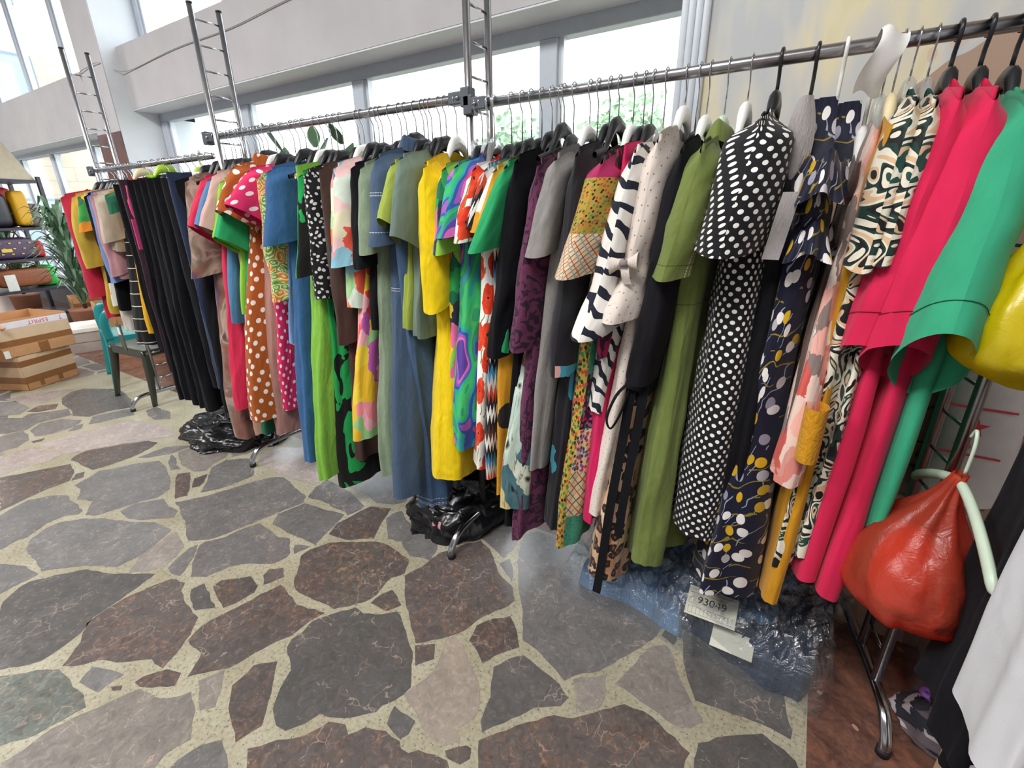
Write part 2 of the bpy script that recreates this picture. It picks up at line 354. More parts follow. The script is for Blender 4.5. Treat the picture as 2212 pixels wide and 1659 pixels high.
WORLD = 5.0
EXPOSURE = 0.1
LAMPS = [('ceiling_lamp', -1.0, -1.2, 165), ('ceiling_lamp', -4.6, -1.2, 190), ('ceiling_lamp', 1.4, -1.6, 25), ('ceiling_lamp', -8.5, -1.0, 170)]
STONES = [
('b',[-3.478,0.378,-3.144,0.306,-3.172,0.396,-3.201,0.493,-3.203,0.588,-3.26,0.619,-3.295,0.636,-3.436,0.661,-3.487,0.569,-3.577,0.4]),
('g',[-3.079,0.26,-3.092,0.295,-3.127,0.346,-3.151,0.408,-3.104,0.485,-3.028,0.531,-2.968,0.519,-2.906,0.525,-2.794,0.518,-2.778,0.498,-2.821,0.458,-2.819,0.391,-2.786,0.344,-2.761,0.309,-2.772,0.284,-2.75,0.221,-2.757,0.194]),
('g',[-2.654,0.279,-2.496,0.275,-2.423,0.268,-2.399,0.298,-2.308,0.379,-2.187,0.442,-2.186,0.507,-2.207,0.584,-2.261,0.675,-2.393,0.661,-2.481,0.608,-2.624,0.55,-2.719,0.492,-2.776,0.423,-2.773,0.378,-2.731,0.315]),
('k',[-2.107,0.45,-2.185,0.518,-2.207,0.584,-2.236,0.664,-2.224,0.678,-2.096,0.652,-2.05,0.6,-2.023,0.542,-2.052,0.498]),
('g',[-1.999,0.546,-2.025,0.583,-2.057,0.652,-2.049,0.686,-1.978,0.633,-1.923,0.572,-1.911,0.549,-1.952,0.539]),
('g',[-1.869,0.57,-1.944,0.611,-2.038,0.687,-2.042,0.714,-1.998,0.771,-1.985,0.855,-1.957,0.912,-1.877,0.908,-1.79,0.897,-1.744,0.919,-1.654,0.862,-1.642,0.836,-1.658,0.784,-1.746,0.731,-1.794,0.681,-1.816,0.602]),
('g',[-2.484,0.787,-2.421,0.881,-2.37,0.994,-2.337,1.091,-2.296,1.171,-2.237,1.215,-2.165,1.204,-2.062,1.179,-1.968,1.162,-1.93,1.122,-1.957,1.038,-1.978,0.94,-2.003,0.851,-2.028,0.753,-2.047,0.723,-2.115,0.676,-2.17,0.692,-2.268,0.737,-2.356,0.754,-2.421,0.78]),
('g',[-2.745,0.512,-2.857,0.578,-2.942,0.542,-3.046,0.587,-3.122,0.584,-3.152,0.646,-3.195,0.715,-3.145,0.785,-3.099,0.873,-3.028,0.947,-2.903,0.93,-2.717,0.872,-2.64,0.831,-2.612,0.765,-2.646,0.697,-2.664,0.626,-2.692,0.536]),
('g',[-2.637,0.613,-2.644,0.683,-2.569,0.775,-2.474,0.755,-2.393,0.76,-2.357,0.724,-2.414,0.676,-2.47,0.629,-2.528,0.607]),
('b',[-3.494,0.678,-3.539,0.717,-3.556,0.774,-3.472,0.918,-3.381,1.034,-3.293,1.05,-3.263,1.007,-3.223,0.906,-3.218,0.781,-3.236,0.701,-3.317,0.691,-3.404,0.69]),
('b',[-3.195,0.593,-3.266,0.634,-3.252,0.671,-3.187,0.644]),
('b',[-2.522,0.804,-2.699,0.883,-2.776,0.929,-2.73,0.975,-2.565,0.893,-2.497,0.851]),
('b',[-2.554,0.9,-2.642,0.953,-2.631,1.016,-2.561,0.965,-2.535,0.929]),
('g',[-2.469,0.9,-2.563,0.982,-2.682,1.063,-2.7,1.155,-2.639,1.212,-2.567,1.245,-2.506,1.209,-2.392,1.141,-2.402,1.044,-2.419,0.972]),
('g',[-2.955,0.96,-3.049,1.021,-2.972,1.013,-2.883,0.972,-2.816,0.963,-2.856,0.929]),
('k',[-2.936,1.013,-3.048,1.055,-3.042,1.14,-2.869,1.255,-2.795,1.229,-2.738,1.175,-2.714,1.084,-2.673,1.029,-2.724,0.988,-2.842,0.987]),
('g',[-3.182,0.898,-3.189,1.04,-3.145,1.09,-3.064,1.15,-3.062,1.07,-3.067,1.021,-3.126,0.931]),
('p',[-3.909,0.645,-3.919,0.776,-3.9,0.95,-3.857,1.121,-3.689,1.177,-3.42,1.194,-3.305,1.143,-3.394,1.039,-3.494,0.893,-3.564,0.769,-3.6,0.691,-3.713,0.68]),
('p',[-3.879,0.426,-3.883,0.466,-3.92,0.556,-3.906,0.623,-3.746,0.66,-3.612,0.673,-3.582,0.615,-3.615,0.503,-3.612,0.407,-3.633,0.375]),
('g',[-4.244,0.689,-4.334,0.763,-4.304,0.87,-4.162,0.939,-4.106,0.913,-4.052,0.831,-4.05,0.75,-4.087,0.676]),
('g',[-4.312,0.516,-4.29,0.554,-4.285,0.664,-4.158,0.66,-4.062,0.64,-3.985,0.564,-4.006,0.493,-4.014,0.454]),
('g',[-4.006,0.817,-4.079,0.871,-4.071,0.92,-3.986,0.885,-3.976,0.849]),
('g',[-4.027,0.931,-4.163,1.001,-4.138,1.111,-4.095,1.221,-3.933,1.169,-3.975,1.082,-3.993,0.981]),
('d',[-4.306,0.931,-4.415,0.963,-4.66,0.972,-4.827,1.02,-4.939,1.11,-4.941,1.191,-4.681,1.345,-4.306,1.29,-4.122,1.221,-4.185,1.1,-4.182,0.989]),
('g',[-3.855,1.215,-3.958,1.251,-3.987,1.318,-3.772,1.329,-3.634,1.269,-3.715,1.206]),
('g',[-4.409,0.536,-4.767,0.61,-4.573,0.726,-4.628,0.772,-4.566,0.857,-4.501,0.962,-4.329,0.933,-4.341,0.864,-4.361,0.762,-4.283,0.679,-4.31,0.595]),
('b',[-4.696,0.78,-4.775,0.869,-4.701,0.965,-4.582,0.914,-4.616,0.828]),
('g',[-5.184,0.697,-5.144,0.739,-5.06,0.807,-4.765,0.823,-4.677,0.742,-4.747,0.653,-4.806,0.618]),
('b',[-4.023,0.638,-4.01,0.701,-3.963,0.674,-3.981,0.638]),
('p',[-5.18,0.773,-5.181,0.927,-5.009,1.151,-4.859,0.963,-4.827,0.909,-4.942,0.823]),
('k',[-2.706,1.194,-2.852,1.265,-2.856,1.335,-2.768,1.364,-2.691,1.338,-2.663,1.263]),
('p',[-2.56,1.26,-2.583,1.312,-2.575,1.407,-2.443,1.486,-2.261,1.46,-2.175,1.491,-2.029,1.396,-1.977,1.335,-2.044,1.259,-2.193,1.223,-2.319,1.222,-2.468,1.232]),
('g',[-1.949,1.16,-1.998,1.238,-2.006,1.321,-1.898,1.315,-1.784,1.3,-1.696,1.273,-1.645,1.258,-1.639,1.233,-1.657,1.164,-1.683,1.177,-1.766,1.171,-1.812,1.18,-1.868,1.177]),
('g',[-1.906,0.942,-1.954,0.999,-1.935,1.068,-1.922,1.119,-1.824,1.135,-1.674,1.161,-1.652,1.098,-1.639,1.053,-1.624,1.0,-1.609,0.949,-1.67,0.947,-1.789,0.937]),
('g',[-1.634,0.865,-1.684,0.904,-1.617,0.932]),
('b',[-1.491,0.767,-1.538,0.817,-1.6,0.875,-1.6,0.92,-1.564,0.994,-1.485,1.046,-1.393,1.103,-1.328,1.113,-1.193,1.095,-1.169,1.052,-1.153,1.026,-1.182,0.979,-1.175,0.932,-1.166,0.892,-1.177,0.842,-1.248,0.76,-1.298,0.759,-1.398,0.746,-1.45,0.746]),
('b',[-1.618,1.028,-1.648,1.094,-1.626,1.24,-1.617,1.272,-1.517,1.313,-1.487,1.239,-1.452,1.167,-1.42,1.111,-1.52,1.042]),
('g',[-1.481,1.243,-1.482,1.284,-1.461,1.325,-1.391,1.283,-1.3,1.259,-1.228,1.24,-1.174,1.26,-1.134,1.202,-1.118,1.135,-1.209,1.112,-1.269,1.137,-1.3,1.16,-1.368,1.143]),
('b',[-1.144,1.017,-1.117,1.114,-1.11,1.194,-1.067,1.266,-1.01,1.347,-0.941,1.319,-0.883,1.267,-0.828,1.219,-0.743,1.185,-0.706,1.137,-0.715,1.097,-0.763,1.019,-0.777,0.964,-0.795,0.916,-0.824,0.877,-0.87,0.828,-0.894,0.809,-0.985,0.876,-1.07,0.941]),
('b',[-1.154,0.851,-1.151,0.901,-1.133,0.939,-1.095,0.926,-1.049,0.903,-1.076,0.853]),
('g',[-1.028,1.361,-1.024,1.478,-1.0,1.53,-0.896,1.53,-0.881,1.462,-0.857,1.37,-0.862,1.306,-0.924,1.329]),
('g',[-0.862,1.269,-0.838,1.315,-0.79,1.262,-0.764,1.209]),
('g',[-1.87,1.332,-1.829,1.53,-1.644,1.53,-1.578,1.53,-1.497,1.393,-1.531,1.342,-1.613,1.308,-1.74,1.342]),
('g',[-0.804,1.315,-0.834,1.385,-0.863,1.485,-0.826,1.53,-0.662,1.53,-0.571,1.53,-0.475,1.53,-0.301,1.53,-0.238,1.442,-0.204,1.328,-0.213,1.282,-0.222,1.238,-0.278,1.13,-0.332,1.035,-0.393,0.98,-0.412,0.948,-0.517,0.992,-0.594,1.005,-0.672,1.131,-0.739,1.218]),
('b',[-0.747,0.91,-0.761,0.974,-0.743,1.008,-0.683,1.068,-0.648,1.043,-0.59,0.977,-0.63,0.926,-0.663,0.867,-0.698,0.891]),
('d',[-1.098,0.429,-1.136,0.477,-1.163,0.531,-1.249,0.576,-1.263,0.602,-1.257,0.641,-1.268,0.683,-1.241,0.731,-1.186,0.808,-1.14,0.803,-1.08,0.836,-1.043,0.873,-0.999,0.854,-0.936,0.813,-0.879,0.78,-0.833,0.725,-0.8,0.687,-0.803,0.658,-0.812,0.631,-0.832,0.601,-0.834,0.578,-0.878,0.534,-0.94,0.497,-0.967,0.492,-0.98,0.452,-1.009,0.41,-1.043,0.405]),
('b',[-0.889,0.802,-0.838,0.841,-0.803,0.795,-0.838,0.747]),
('t',[-0.803,0.658,-0.79,0.703,-0.778,0.759,-0.794,0.821,-0.817,0.874,-0.804,0.899,-0.764,0.895,-0.704,0.85,-0.661,0.825,-0.617,0.79,-0.585,0.739,-0.582,0.711,-0.604,0.67,-0.579,0.643,-0.608,0.61,-0.65,0.607,-0.689,0.614,-0.741,0.64,-0.772,0.646]),
('d',[-0.801,0.62,-0.719,0.619,-0.71,0.582,-0.722,0.561,-0.781,0.571]),
('d',[-0.601,0.827,-0.623,0.873,-0.6,0.918,-0.561,0.958,-0.485,0.943,-0.421,0.931,-0.379,0.907,-0.387,0.873,-0.451,0.828,-0.475,0.785,-0.501,0.747,-0.54,0.694,-0.56,0.714,-0.571,0.753,-0.577,0.789]),
('k',[-0.392,0.966,-0.31,1.036,-0.286,0.958,-0.289,0.927,-0.341,0.878,-0.363,0.928]),
('k',[-0.278,1.02,-0.254,1.09,-0.241,1.153,-0.219,1.206,-0.178,1.238,-0.149,1.209,-0.112,1.138,-0.072,1.089,-0.025,1.039,-0.053,1.003,-0.09,0.988,-0.165,1.003,-0.245,1.018]),
('d',[-0.202,1.266,-0.193,1.319,-0.162,1.33,-0.154,1.272,-0.159,1.247]),
('d',[-0.144,1.301,-0.136,1.338,-0.055,1.31,0.094,1.303,0.159,1.291,0.168,1.212,0.188,1.143,0.185,1.115,0.115,1.119,0.022,1.106,-0.058,1.094,-0.081,1.131,-0.116,1.201]),
('d',[-0.024,0.907,-0.026,0.976,0.037,1.035,0.118,1.092,0.171,1.077,0.199,1.061,0.219,0.999,-0.014,0.856]),
('b',[-0.536,0.671,-0.485,0.732,-0.446,0.783,-0.392,0.839,-0.343,0.858,-0.279,0.927,-0.231,0.974,-0.179,0.983,-0.128,0.971,-0.04,0.938,-0.046,0.893,-0.047,0.82,-0.465,0.564]),
('b',[-0.598,0.602,-0.557,0.643,-0.541,0.644,-0.529,0.622,-0.543,0.597,-0.58,0.591]),
('b',[-0.958,0.261,-1.054,0.329,-1.032,0.35,-1.006,0.385,-0.953,0.429,-0.932,0.47,-0.926,0.49,-0.88,0.509,-0.852,0.495,-0.826,0.534,-0.771,0.556,-0.719,0.557,-0.702,0.545,-0.677,0.547,-0.659,0.567,-0.614,0.581,-0.577,0.587,-0.508,0.537]),
('b',[-1.802,0.157,-1.864,0.223,-1.942,0.264,-1.96,0.333,-1.96,0.41,-1.937,0.489,-1.922,0.526,-1.855,0.543,-1.82,0.513,-1.739,0.492,-1.671,0.484,-1.632,0.484,-1.578,0.433,-1.538,0.367,-1.517,0.322,-1.557,0.316,-1.584,0.319,-1.649,0.266,-1.733,0.222,-1.768,0.177]),
('d',[-1.795,0.538,-1.786,0.581,-1.623,0.538,-1.675,0.494,-1.74,0.509]),
('b',[-1.74,0.59,-1.745,0.624,-1.666,0.697,-1.591,0.68,-1.573,0.655,-1.581,0.588,-1.599,0.553]),
('b',[-1.58,0.696,-1.628,0.725,-1.639,0.758,-1.598,0.793,-1.548,0.763]),
('b',[-1.559,0.416,-1.583,0.475,-1.565,0.557,-1.546,0.644,-1.524,0.731,-1.474,0.724,-1.378,0.704,-1.26,0.734,-1.277,0.676,-1.277,0.609,-1.306,0.549,-1.323,0.485,-1.34,0.43,-1.418,0.348,-1.456,0.403,-1.47,0.415,-1.532,0.411]),
('k',[-1.375,0.359,-1.343,0.422,-1.298,0.389,-1.246,0.343,-1.275,0.315]),
('b',[-1.27,0.406,-1.271,0.435,-1.279,0.48,-1.228,0.527,-1.165,0.47,-1.109,0.416,-1.079,0.384,-1.098,0.32,-1.15,0.34,-1.208,0.361]),
('d',[-2.334,0.139,-2.379,0.192,-2.387,0.225,-2.331,0.307,-2.278,0.37,-2.175,0.407,-2.084,0.457,-2.009,0.503,-1.986,0.44,-1.967,0.354,-1.956,0.286,-1.911,0.237,-1.894,0.191,-1.884,0.129,-1.904,0.098,-1.954,0.048,-1.972,0.031,-2.225,0.091]),
('g',[-2.655,0.173,-2.628,0.194,-2.515,0.247,-2.412,0.258,-2.407,0.203,-2.397,0.144,-2.406,0.121]),
('v',[-1.934,0.03,-1.924,0.042,-1.836,0.121,-1.797,0.147,-1.723,0.153,-1.683,0.148,-1.623,0.156,-1.57,0.145,-1.588,0.072,-1.592,0.04,-1.638,-0.02,-1.647,-0.03]),
('g',[-1.686,0.164,-1.714,0.207,-1.65,0.234,-1.597,0.248,-1.601,0.209,-1.596,0.181]),
('b',[-1.538,0.254,-1.537,0.278,-1.501,0.328,-1.449,0.345,-1.42,0.314,-1.473,0.273,-1.508,0.255]),
('k',[-1.552,-0.05,-1.572,-0.029,-1.569,0.013,-1.577,0.069,-1.553,0.134,-1.528,0.192,-1.502,0.252,-1.41,0.272,-1.371,0.305,-1.356,0.33,-1.286,0.308,-1.256,0.285,-1.211,0.26,-1.229,0.203,-1.216,0.176,-1.194,0.153,-1.485,-0.025]),
('g',[-1.18,0.182,-1.185,0.217,-1.172,0.265,-1.138,0.304,-1.065,0.282,-1.029,0.262]),
('b',[-1.583,0.209,-1.559,0.23,-1.545,0.221,-1.562,0.207]),
]

# ================================================================ garments
def rail_y(x):
    if x < -2.62: return 1.39
    if x < -1.06: return 1.395 + (x + 2.6) / 1.54 * 0.035
    return 1.43
def rail_z(x):
    return 1.622 if x < -2.62 else (1.702 if x < -1.06 else 1.682)

def body_grid(mb, w, wh, t, th, zs, zn, zh, neck=0.075, nd=0.06, folds=4, fa=0.012, lean=0.0, seed=0, flat=False,
              hemw=0.006, waist=0.0, z0=None, inflate=0.0, nx=64, nz=46, slit=None, yoff=0.0, hemdip=0.0, fstart=0.05, fold2=0.016):
    ph = seed * 1.7; ph2 = seed * 2.9 + 1
    def fn(u, v):
        a = (u - 0.5) * 2 * PI                      # 0 at the near edge
        c = -math.cos(a); sn = math.sin(a)
        s = v ** 1.25
        wl = w + (wh - w) * sm(0.0, 1.0, s) - waist * math.exp(-((s - 0.45) / 0.16) ** 2)
        if not flat: wl -= 0.035 * sm(0.02, 0.16, s) * (1 - sm(0.3, 1, s))
        y = wl * (abs(c) ** 0.8) * (1 if c > 0 else -1)
        if flat: zt = zn
        else:
            zt = zs + (zn - zs) * max(0.0, 1 - abs(y) / w) ** 0.85
            if abs(y) < neck:
                q = math.sqrt(1 - (y / neck) ** 2)
                zt -= (nd if sn > 0 else 0.012) * q
        ze = zh + hemw * math.sin(a * 3 + ph) - hemdip * (0.5 - 0.5 * c)
        z = zt + (ze - zt) * s
        tt = (t * sm(-0.01, 0.09, s) * (1 - sm(0.3, 1.0, s)) + th * sm(0.3, 1.0, s)) + 0.0085
        x = (1 if sn > 0 else -1) * tt * abs(sn) ** 0.75
        A = fa * sm(fstart, 0.7, s)
        x += A * (math.sin(folds * (y / wl) * 1.7 + ph + 0.5 * s) + 0.55 * math.sin(folds * 2.1 * (y / wl) * 1.4 + ph2 + 2 * s))
        x += lean * s
        # ridges of the fold that runs down the near edge
        q = noise.noise(Vector((y * 14 + seed * 3.1, z * 2.3, sn * 1.5 + seed)))
        x += q * 0.010 * sm(0.02, 0.25, s)
        p = (u - 0.5) * 4 * wl                      # vertical folds that run round the whole garment
        d = noise.noise(Vector((p * 17, z * 0.9 + seed, seed * 2.3))) + 0.45 * noise.noise(Vector((p * 41, z * 1.8, seed * 4.1)))
        d += 0.5 * (1 - 2 * abs(noise.noise(Vector((p * 9 - z * 3.5, z * 5, seed * 1.9))))) * 0.6
        d *= fold2 * sm(0.03, 0.55, s)
        x += d * sn; y += d * c * 0.9
        y += noise.noise(Vector((seed * 5.3 + sn, z * 3.1, c))) * 0.012 * sm(0.05, 0.5, s)
        return (x, y + yoff, z, (u - 0.5) * 2 * 2 * wl, z)
    mb.grid(fn, nx, nz)
    return mb

def sleeve_grid(mb, side, w, t, zs, L, hw0=0.075, hw1=0.085, splay=0.02, st=0.03, seed=0, cut=0.02, sx=0.0, bend=0.0, bell=0.0, ring=None):
    def fn(u, v):
        a = u * 2 * PI
        c = math.cos(a); sn = math.sin(a)
        s = v
        hw = hw0 + (hw1 - hw0) * s + bell * sm(0.7, 1.0, s)
        yc = side * (w - 0.052 + splay * s + bend * math.sin(PI * s))
        y = yc + side * c * hw
        zt = zs + 0.006 - (0.028 if c > 0 else -0.03) * abs(c) ** 1.5
        ze = zs - L - cut * c
        z = zt + (ze - zt) * s
        tt = 0.0095 + (st + bell * 0.3 * sm(0.7, 1, s)) * sm(0.0, 0.16, s)
        x = tt * sn + sx * s
        x += noise.noise(Vector((y * 12, z * 6 + seed, seed * 2.2))) * 0.010 * sm(0.1, 0.5, s)
        d = noise.noise(Vector((c * 1.7 + seed, sn * 1.7, z * 2.4 + seed))) + 0.6 * (1 - 2 * abs(noise.noise(Vector((c * 1.1 + z * 4, sn * 1.1, z * 6 + seed)))))
        d *= 0.008 * sm(0.08, 0.6, s); x += d * sn; y += d * side * c
        y += noise.noise(Vector((seed * 3.1, z * 7, c))) * 0.010 * sm(0.1, 0.6, s)
        return (x, y, z, a / (2 * PI) * 4 * hw, z)
    if ring is not None:
        mb.tube([(lambda q: (q[0] * 1.0 + .0016 * math.sin(k / 36 * 2 * PI), q[1] + .0016 * side * math.cos(k / 36 * 2 * PI), q[2]))(fn(k / 36, ring)) for k in range(37)], .0008, 5, False)
    else: mb.grid(fn, 40, 24)
    return mb

def collar_mesh(mb, zn, r=0.075, h=0.05, tx=0.028):
    def fn(u, v):
        a = -0.3 + u * (2 * PI + 0.6)
        rr = r - 0.012 + 0.03 * v
        y = rr * math.cos(a + PI / 2 + 0.0); x = (tx - 0.012 + 0.025 * v) * math.sin(a + PI / 2)
        z = zn + 0.022 - h * v * v - 0.02 * abs(math.sin((a + PI / 2))) * 0.6
        return (x, y, z, a * r, v * h)
    return mb.grid(fn, 30, 5)

HCOL = {}
def hanger_mats():
    HCOL['black'] = mat('hanger black plastic', '#1b1b1f', 0.35, spec=0.5)
    HCOL['white'] = mat('hanger white plastic', '#e6e6e2', 0.35)
    HCOL['grey'] = mat('hanger grey plastic', '#8f9499', 0.35)
    HCOL['wood'] = mat('hanger cream wood', '#d8c9a0', 0.5)
    HCOL['mint'] = mat('hanger pale mint plastic', '#c3d3bf', 0.35)
    HCOL['lime'] = mat('hanger lime plastic', '#a8c83a', 0.4)
    HCOL['purple'] = mat('hanger purple plastic', '#8a5cb8', 0.35)
    s = N('hanger clear plastic')
    v = s.n('ShaderNodeBsdfTransparent', {0: (0.95, 0.97, 0.97, 1)})
    g = s.n('ShaderNodeBsdfGlossy', {'Roughness': 0.08}); d = s.n('ShaderNodeBsdfDiffuse', {0: (0.85, 0.88, 0.9, 1)})
    m1 = s.n('ShaderNodeMixShader', {0: 0.4, 1: g.outputs[0], 2: d.outputs[0]})
    mx = s.n('ShaderNodeMixShader', {0: 0.38, 1: v.outputs[0], 2: m1.outputs[0]})
    s.t.links.new(mx.outputs[0], s.out.inputs[0]); HCOL['clear'] = s.m

def hanger(x, zs, zn, w, col, label, group, yaw=0.0, thick=0.014, hookcol=None, y0=None, zr=None, group_ok=True):
    y0 = rail_y(x) if y0 is None else y0
    zr = rail_z(x) if zr is None else zr
    root = thing('clothes_hanger', label, 'hanger', (x, y0, 0), yaw, group)
    # hook: a J over the rail, then a stem
    R = 0.0195
    zc = zn + 0.030
    pts = []
    for k in range(11):
        a = math.radians(-35 + k * 215 / 10)
        pts.append((0, R * math.cos(a), zr + R * math.sin(a)))
    pts = pts[:]                       # open end first, then over the rail and down
    pts += [(0, -R * 0.75, zr - R * 0.9), (0, -R * 0.1, zr - R * 1.9), (0, 0, zr - R * 2.6), (0, 0, zc)]
    hm = M_CHROME if hookcol is None else HCOL[hookcol]
    MB().tube(pts, 0.0019 if hookcol is None else 0.0042, 8).build('hook', hm, root)
    def fn(u, v):
        y = (u * 2 - 1) * (w - 0.02)
        q = abs(y) / w
        hump = sm(0.105, 0.03, abs(y)) if False else 1 - sm(0.03, 0.095, abs(y))
        zc_ = zs - 0.034 + (zn - zs) * max(0, 1 - q) ** 0.85 + 0.050 * hump
        a = v * 2 * PI
        hh = 0.009 + 0.013 * hump; tx = 0.0065 + 0.006 * hump
        e = 1 - sm(0.97, 1.0, q)
        return (tx * math.cos(a) * e, y, zc_ + hh * math.sin(a) * (0.3 + 0.7 * e))
    MB().grid(fn, 40, 10).build('arm_bar', HCOL[col], root)
    return root

def garment(name, label, cat, x, zh, m, zs=1.50, zn=1.55, w=None, wh=0.21, t=0.024, th=None, sl=0.0, slw=0.085, st=None,
            splay=0.02, group=None, yaw=0.0, folds=4, fa=0.010, lean=0.0, seed=None, neck=0.075, nd=0.05, hang='black',
            hlabel=None, flat=False, sleeve_m=None, collar=False, waist=0.0, cut=0.02, bell=0.0, y0=None, bend=0.0, hw0=0.075, fold2=0.016,
            hemw=0.006, hookcol=None, hemdip=0.0, far=True, sx=0.0, fstart=0.05, body='body', yoff=0.0, zr=None, short='', seam=None):
    seed = rnd.random() * 10 if seed is None else seed
    y0 = rail_y(x) if y0 is None else y0
    w = (y0 - 1.232) if w is None else w
    th = t if th is None else th
    root = thing(name, label, cat, (x, y0, 0), math.radians(yaw), group)
    body_grid(MB(), w, wh, t, th, zs, zn, zh, neck, nd, folds, fa, lean, seed, flat, hemw, waist, hemdip=hemdip, fstart=fstart, yoff=yoff, fold2=fold2).build(body, m, root)
    if sl > 0:
        stt = (t * 1.08 + 0.004) if st is None else st
        for side in ((-1, 1) if far else (-1,)):
            sleeve_grid(MB(), side, w, t, zs, sl, hw0, slw, splay, stt, seed + side, cut, bell=bell, bend=bend, sx=sx).build('sleeve', sleeve_m or m, root)
            if seam: sleeve_grid(MB(), side, w, t, zs, sl, hw0, slw, splay, stt, seed + side, cut, bell=bell, bend=bend, sx=sx, ring=.84).build('cuff_seam', seam, root)
    if collar:
        collar_mesh(MB(), zn).build('collar', m, root)
    if hang:
        hanger(x, zs, zn, w, hang, hlabel or ('%s plastic hanger carrying the %s' % (hang, short)), 'hangers on the rails', math.radians(yaw), hookcol=hookcol, y0=y0, zr=zr)
    return root

# ================================================================ common materials
M_CHROME = mat('chrome steel', '#b9bcc0', 0.14, 1.0, var=0.03)
M_STEEL = mat('worn steel tube', '#a9a7aa', 0.28, 1.0, var=0.06, scale=60)
M_BLACKRUB = mat('black rubber', '#141416', 0.6)
M_WHITEPAINT = mat('white painted plaster', '#d9dde2', 0.7, var=0.03, scale=6)
M_BEAM = mat('grey beige painted beam', '#b9b6b8', 0.75, var=0.05, scale=4, bump=0.05)
M_ALU = mat('grey aluminium frame', '#b9c1cd', 0.4, 0.0, var=0.03)
M_ALUL = mat('light aluminium frame', '#d9dfe6', 0.35, 0.1, var=0.03)
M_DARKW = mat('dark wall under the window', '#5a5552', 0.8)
M_REDST = mat('red brown stone cladding', '#5d3a36', 0.35, var=0.3, scale=8)
M_CARD = mat('plain cardboard', '#b98a5e', 0.85, var=0.06, scale=12)
M_CARDL = mat('pale cardboard', '#c9ad8c', 0.85, var=0.05, scale=12)
M_TAPE = mat('brown packing tape', '#8a5c34', 0.3)
M_PAPER = mat('white paper', '#dcdcd6', 0.7)
M_REDINK = mat('red ink', '#d0434c', 0.6)
M_BLACKINK = mat('black ink', '#26241f', 0.6)
M_SHELF = mat('dark grey shelf metal', '#3d3b45', 0.45, 0.3)
hanger_mats()

def glass_mat():
    s = N('window glass')
    v = s.n('ShaderNodeBsdfTransparent', {0: (0.97, 0.985, 0.99, 1)})
    g = s.n('ShaderNodeBsdfGlossy', {'Roughness': 0.02})
    mx = s.n('ShaderNodeMixShader', {0: 0.04, 1: v.outputs[0], 2: g.outputs[0]})
    s.t.links.new(mx.outputs[0], s.out.inputs[0]); return s.m
M_GLASS = glass_mat()
def film_mat(name, tint, dens, rough=0.12, body='#d8dce0', glossy=0.5, bstr=0.3):
    """thin plastic film: mostly see-through with shiny creases"""
    s = N(name)
    v = s.n('ShaderNodeBsdfTransparent', {0: hx(tint)})
    nz, _ = s.noise(s.uv(src='Object'), 22, 4, 0.6, 1.5)
    bp = s.bump(nz, bstr, 0.012)
    g = s.n('ShaderNodeBsdfGlossy', {'Roughness': rough, 'Normal': bp})
    d = s.n('ShaderNodeBsdfDiffuse', {0: hx(body), 'Normal': bp})
    m1 = s.n('ShaderNodeMixShader', {0: 1 - glossy, 1: g.outputs[0], 2: d.outputs[0]})
    mx = s.n('ShaderNodeMixShader', {0: dens, 1: v.outputs[0], 2: m1.outputs[0]})
    s.t.links.new(mx.outputs[0], s.out.inputs[0]); MATS[name] = s.m; return s.m

# ================================================================ floor
def stone_mat():
    s = N('polished stone paving')
    at = s.n('ShaderNodeAttribute', attribute_name='stone')
    ob = s.uv(src='Object')
    n1, _ = s.noise(ob, 7, 6, 0.62, 0.6)
    n2, _ = s.noise(ob, 38, 5, 0.65, 1.2)
    n3, _ = s.noise(s.warp(ob, 6, 0.25, 3), 20, 5, 0.75, 1.6)
    base = s.mix(1.0, at.outputs[0], s.ramp(n1, [(0.3, (0.86, 0.86, 0.86, 1)), (0.7, (1.2, 1.19, 1.18, 1))]), 'MULTIPLY')
    base = s.mix(1.0, base, s.ramp(n2, [(0.3, (0.82, 0.82, 0.82, 1)), (0.7, (1.25, 1.24, 1.22, 1))]), 'MULTIPLY')
    n4, _ = s.noise(s.warp(ob, 3, 0.3, 2), 4.5, 3, 0.6, 0.8)
    br = s.math('MULTIPLY', s.math('MULTIPLY', s.ramp(n3, [(0.44, (0, 0, 0, 1)), (0.60, (1, 1, 1, 1))]), s.ramp(n4, [(0.36, (0.15, 0.15, 0.15, 1)), (0.58, (1, 1, 1, 1))])), at.outputs[3])
    base = s.mix(br, base, s.ramp(n2, [(0.35, hx('#503d36')), (0.5, hx('#6f574b')), (0.66, hx('#9c7a66'))]))
    e, _ = s.vor(s.warp(ob, 12, 0.12, 3), 9, 1.0, 'DISTANCE_TO_EDGE')
    vein = s.math('MULTIPLY', s.math('LESS_THAN', e, 0.012), s.math('MULTIPLY', s.math('GREATER_THAN', n1, 0.53), 0.35))
    base = s.mix(vein, base, hx('#b9a594'))
    sp, _ = s.noise(ob, 24, 2, 0.5, 2.5)
    base = s.mix(s.math('MULTIPLY', s.math('GREATER_THAN', sp, 0.74), 0.6), base, hx('#b39a88'))
    rgh = s.ramp(n2, [(0.3, (0.17, 0.17, 0.17, 1)), (0.7, (0.30, 0.30, 0.30, 1))])
    return s.finish(base, rgh, 0, 0.42, s.bump(n2, 0.08, 0.002))
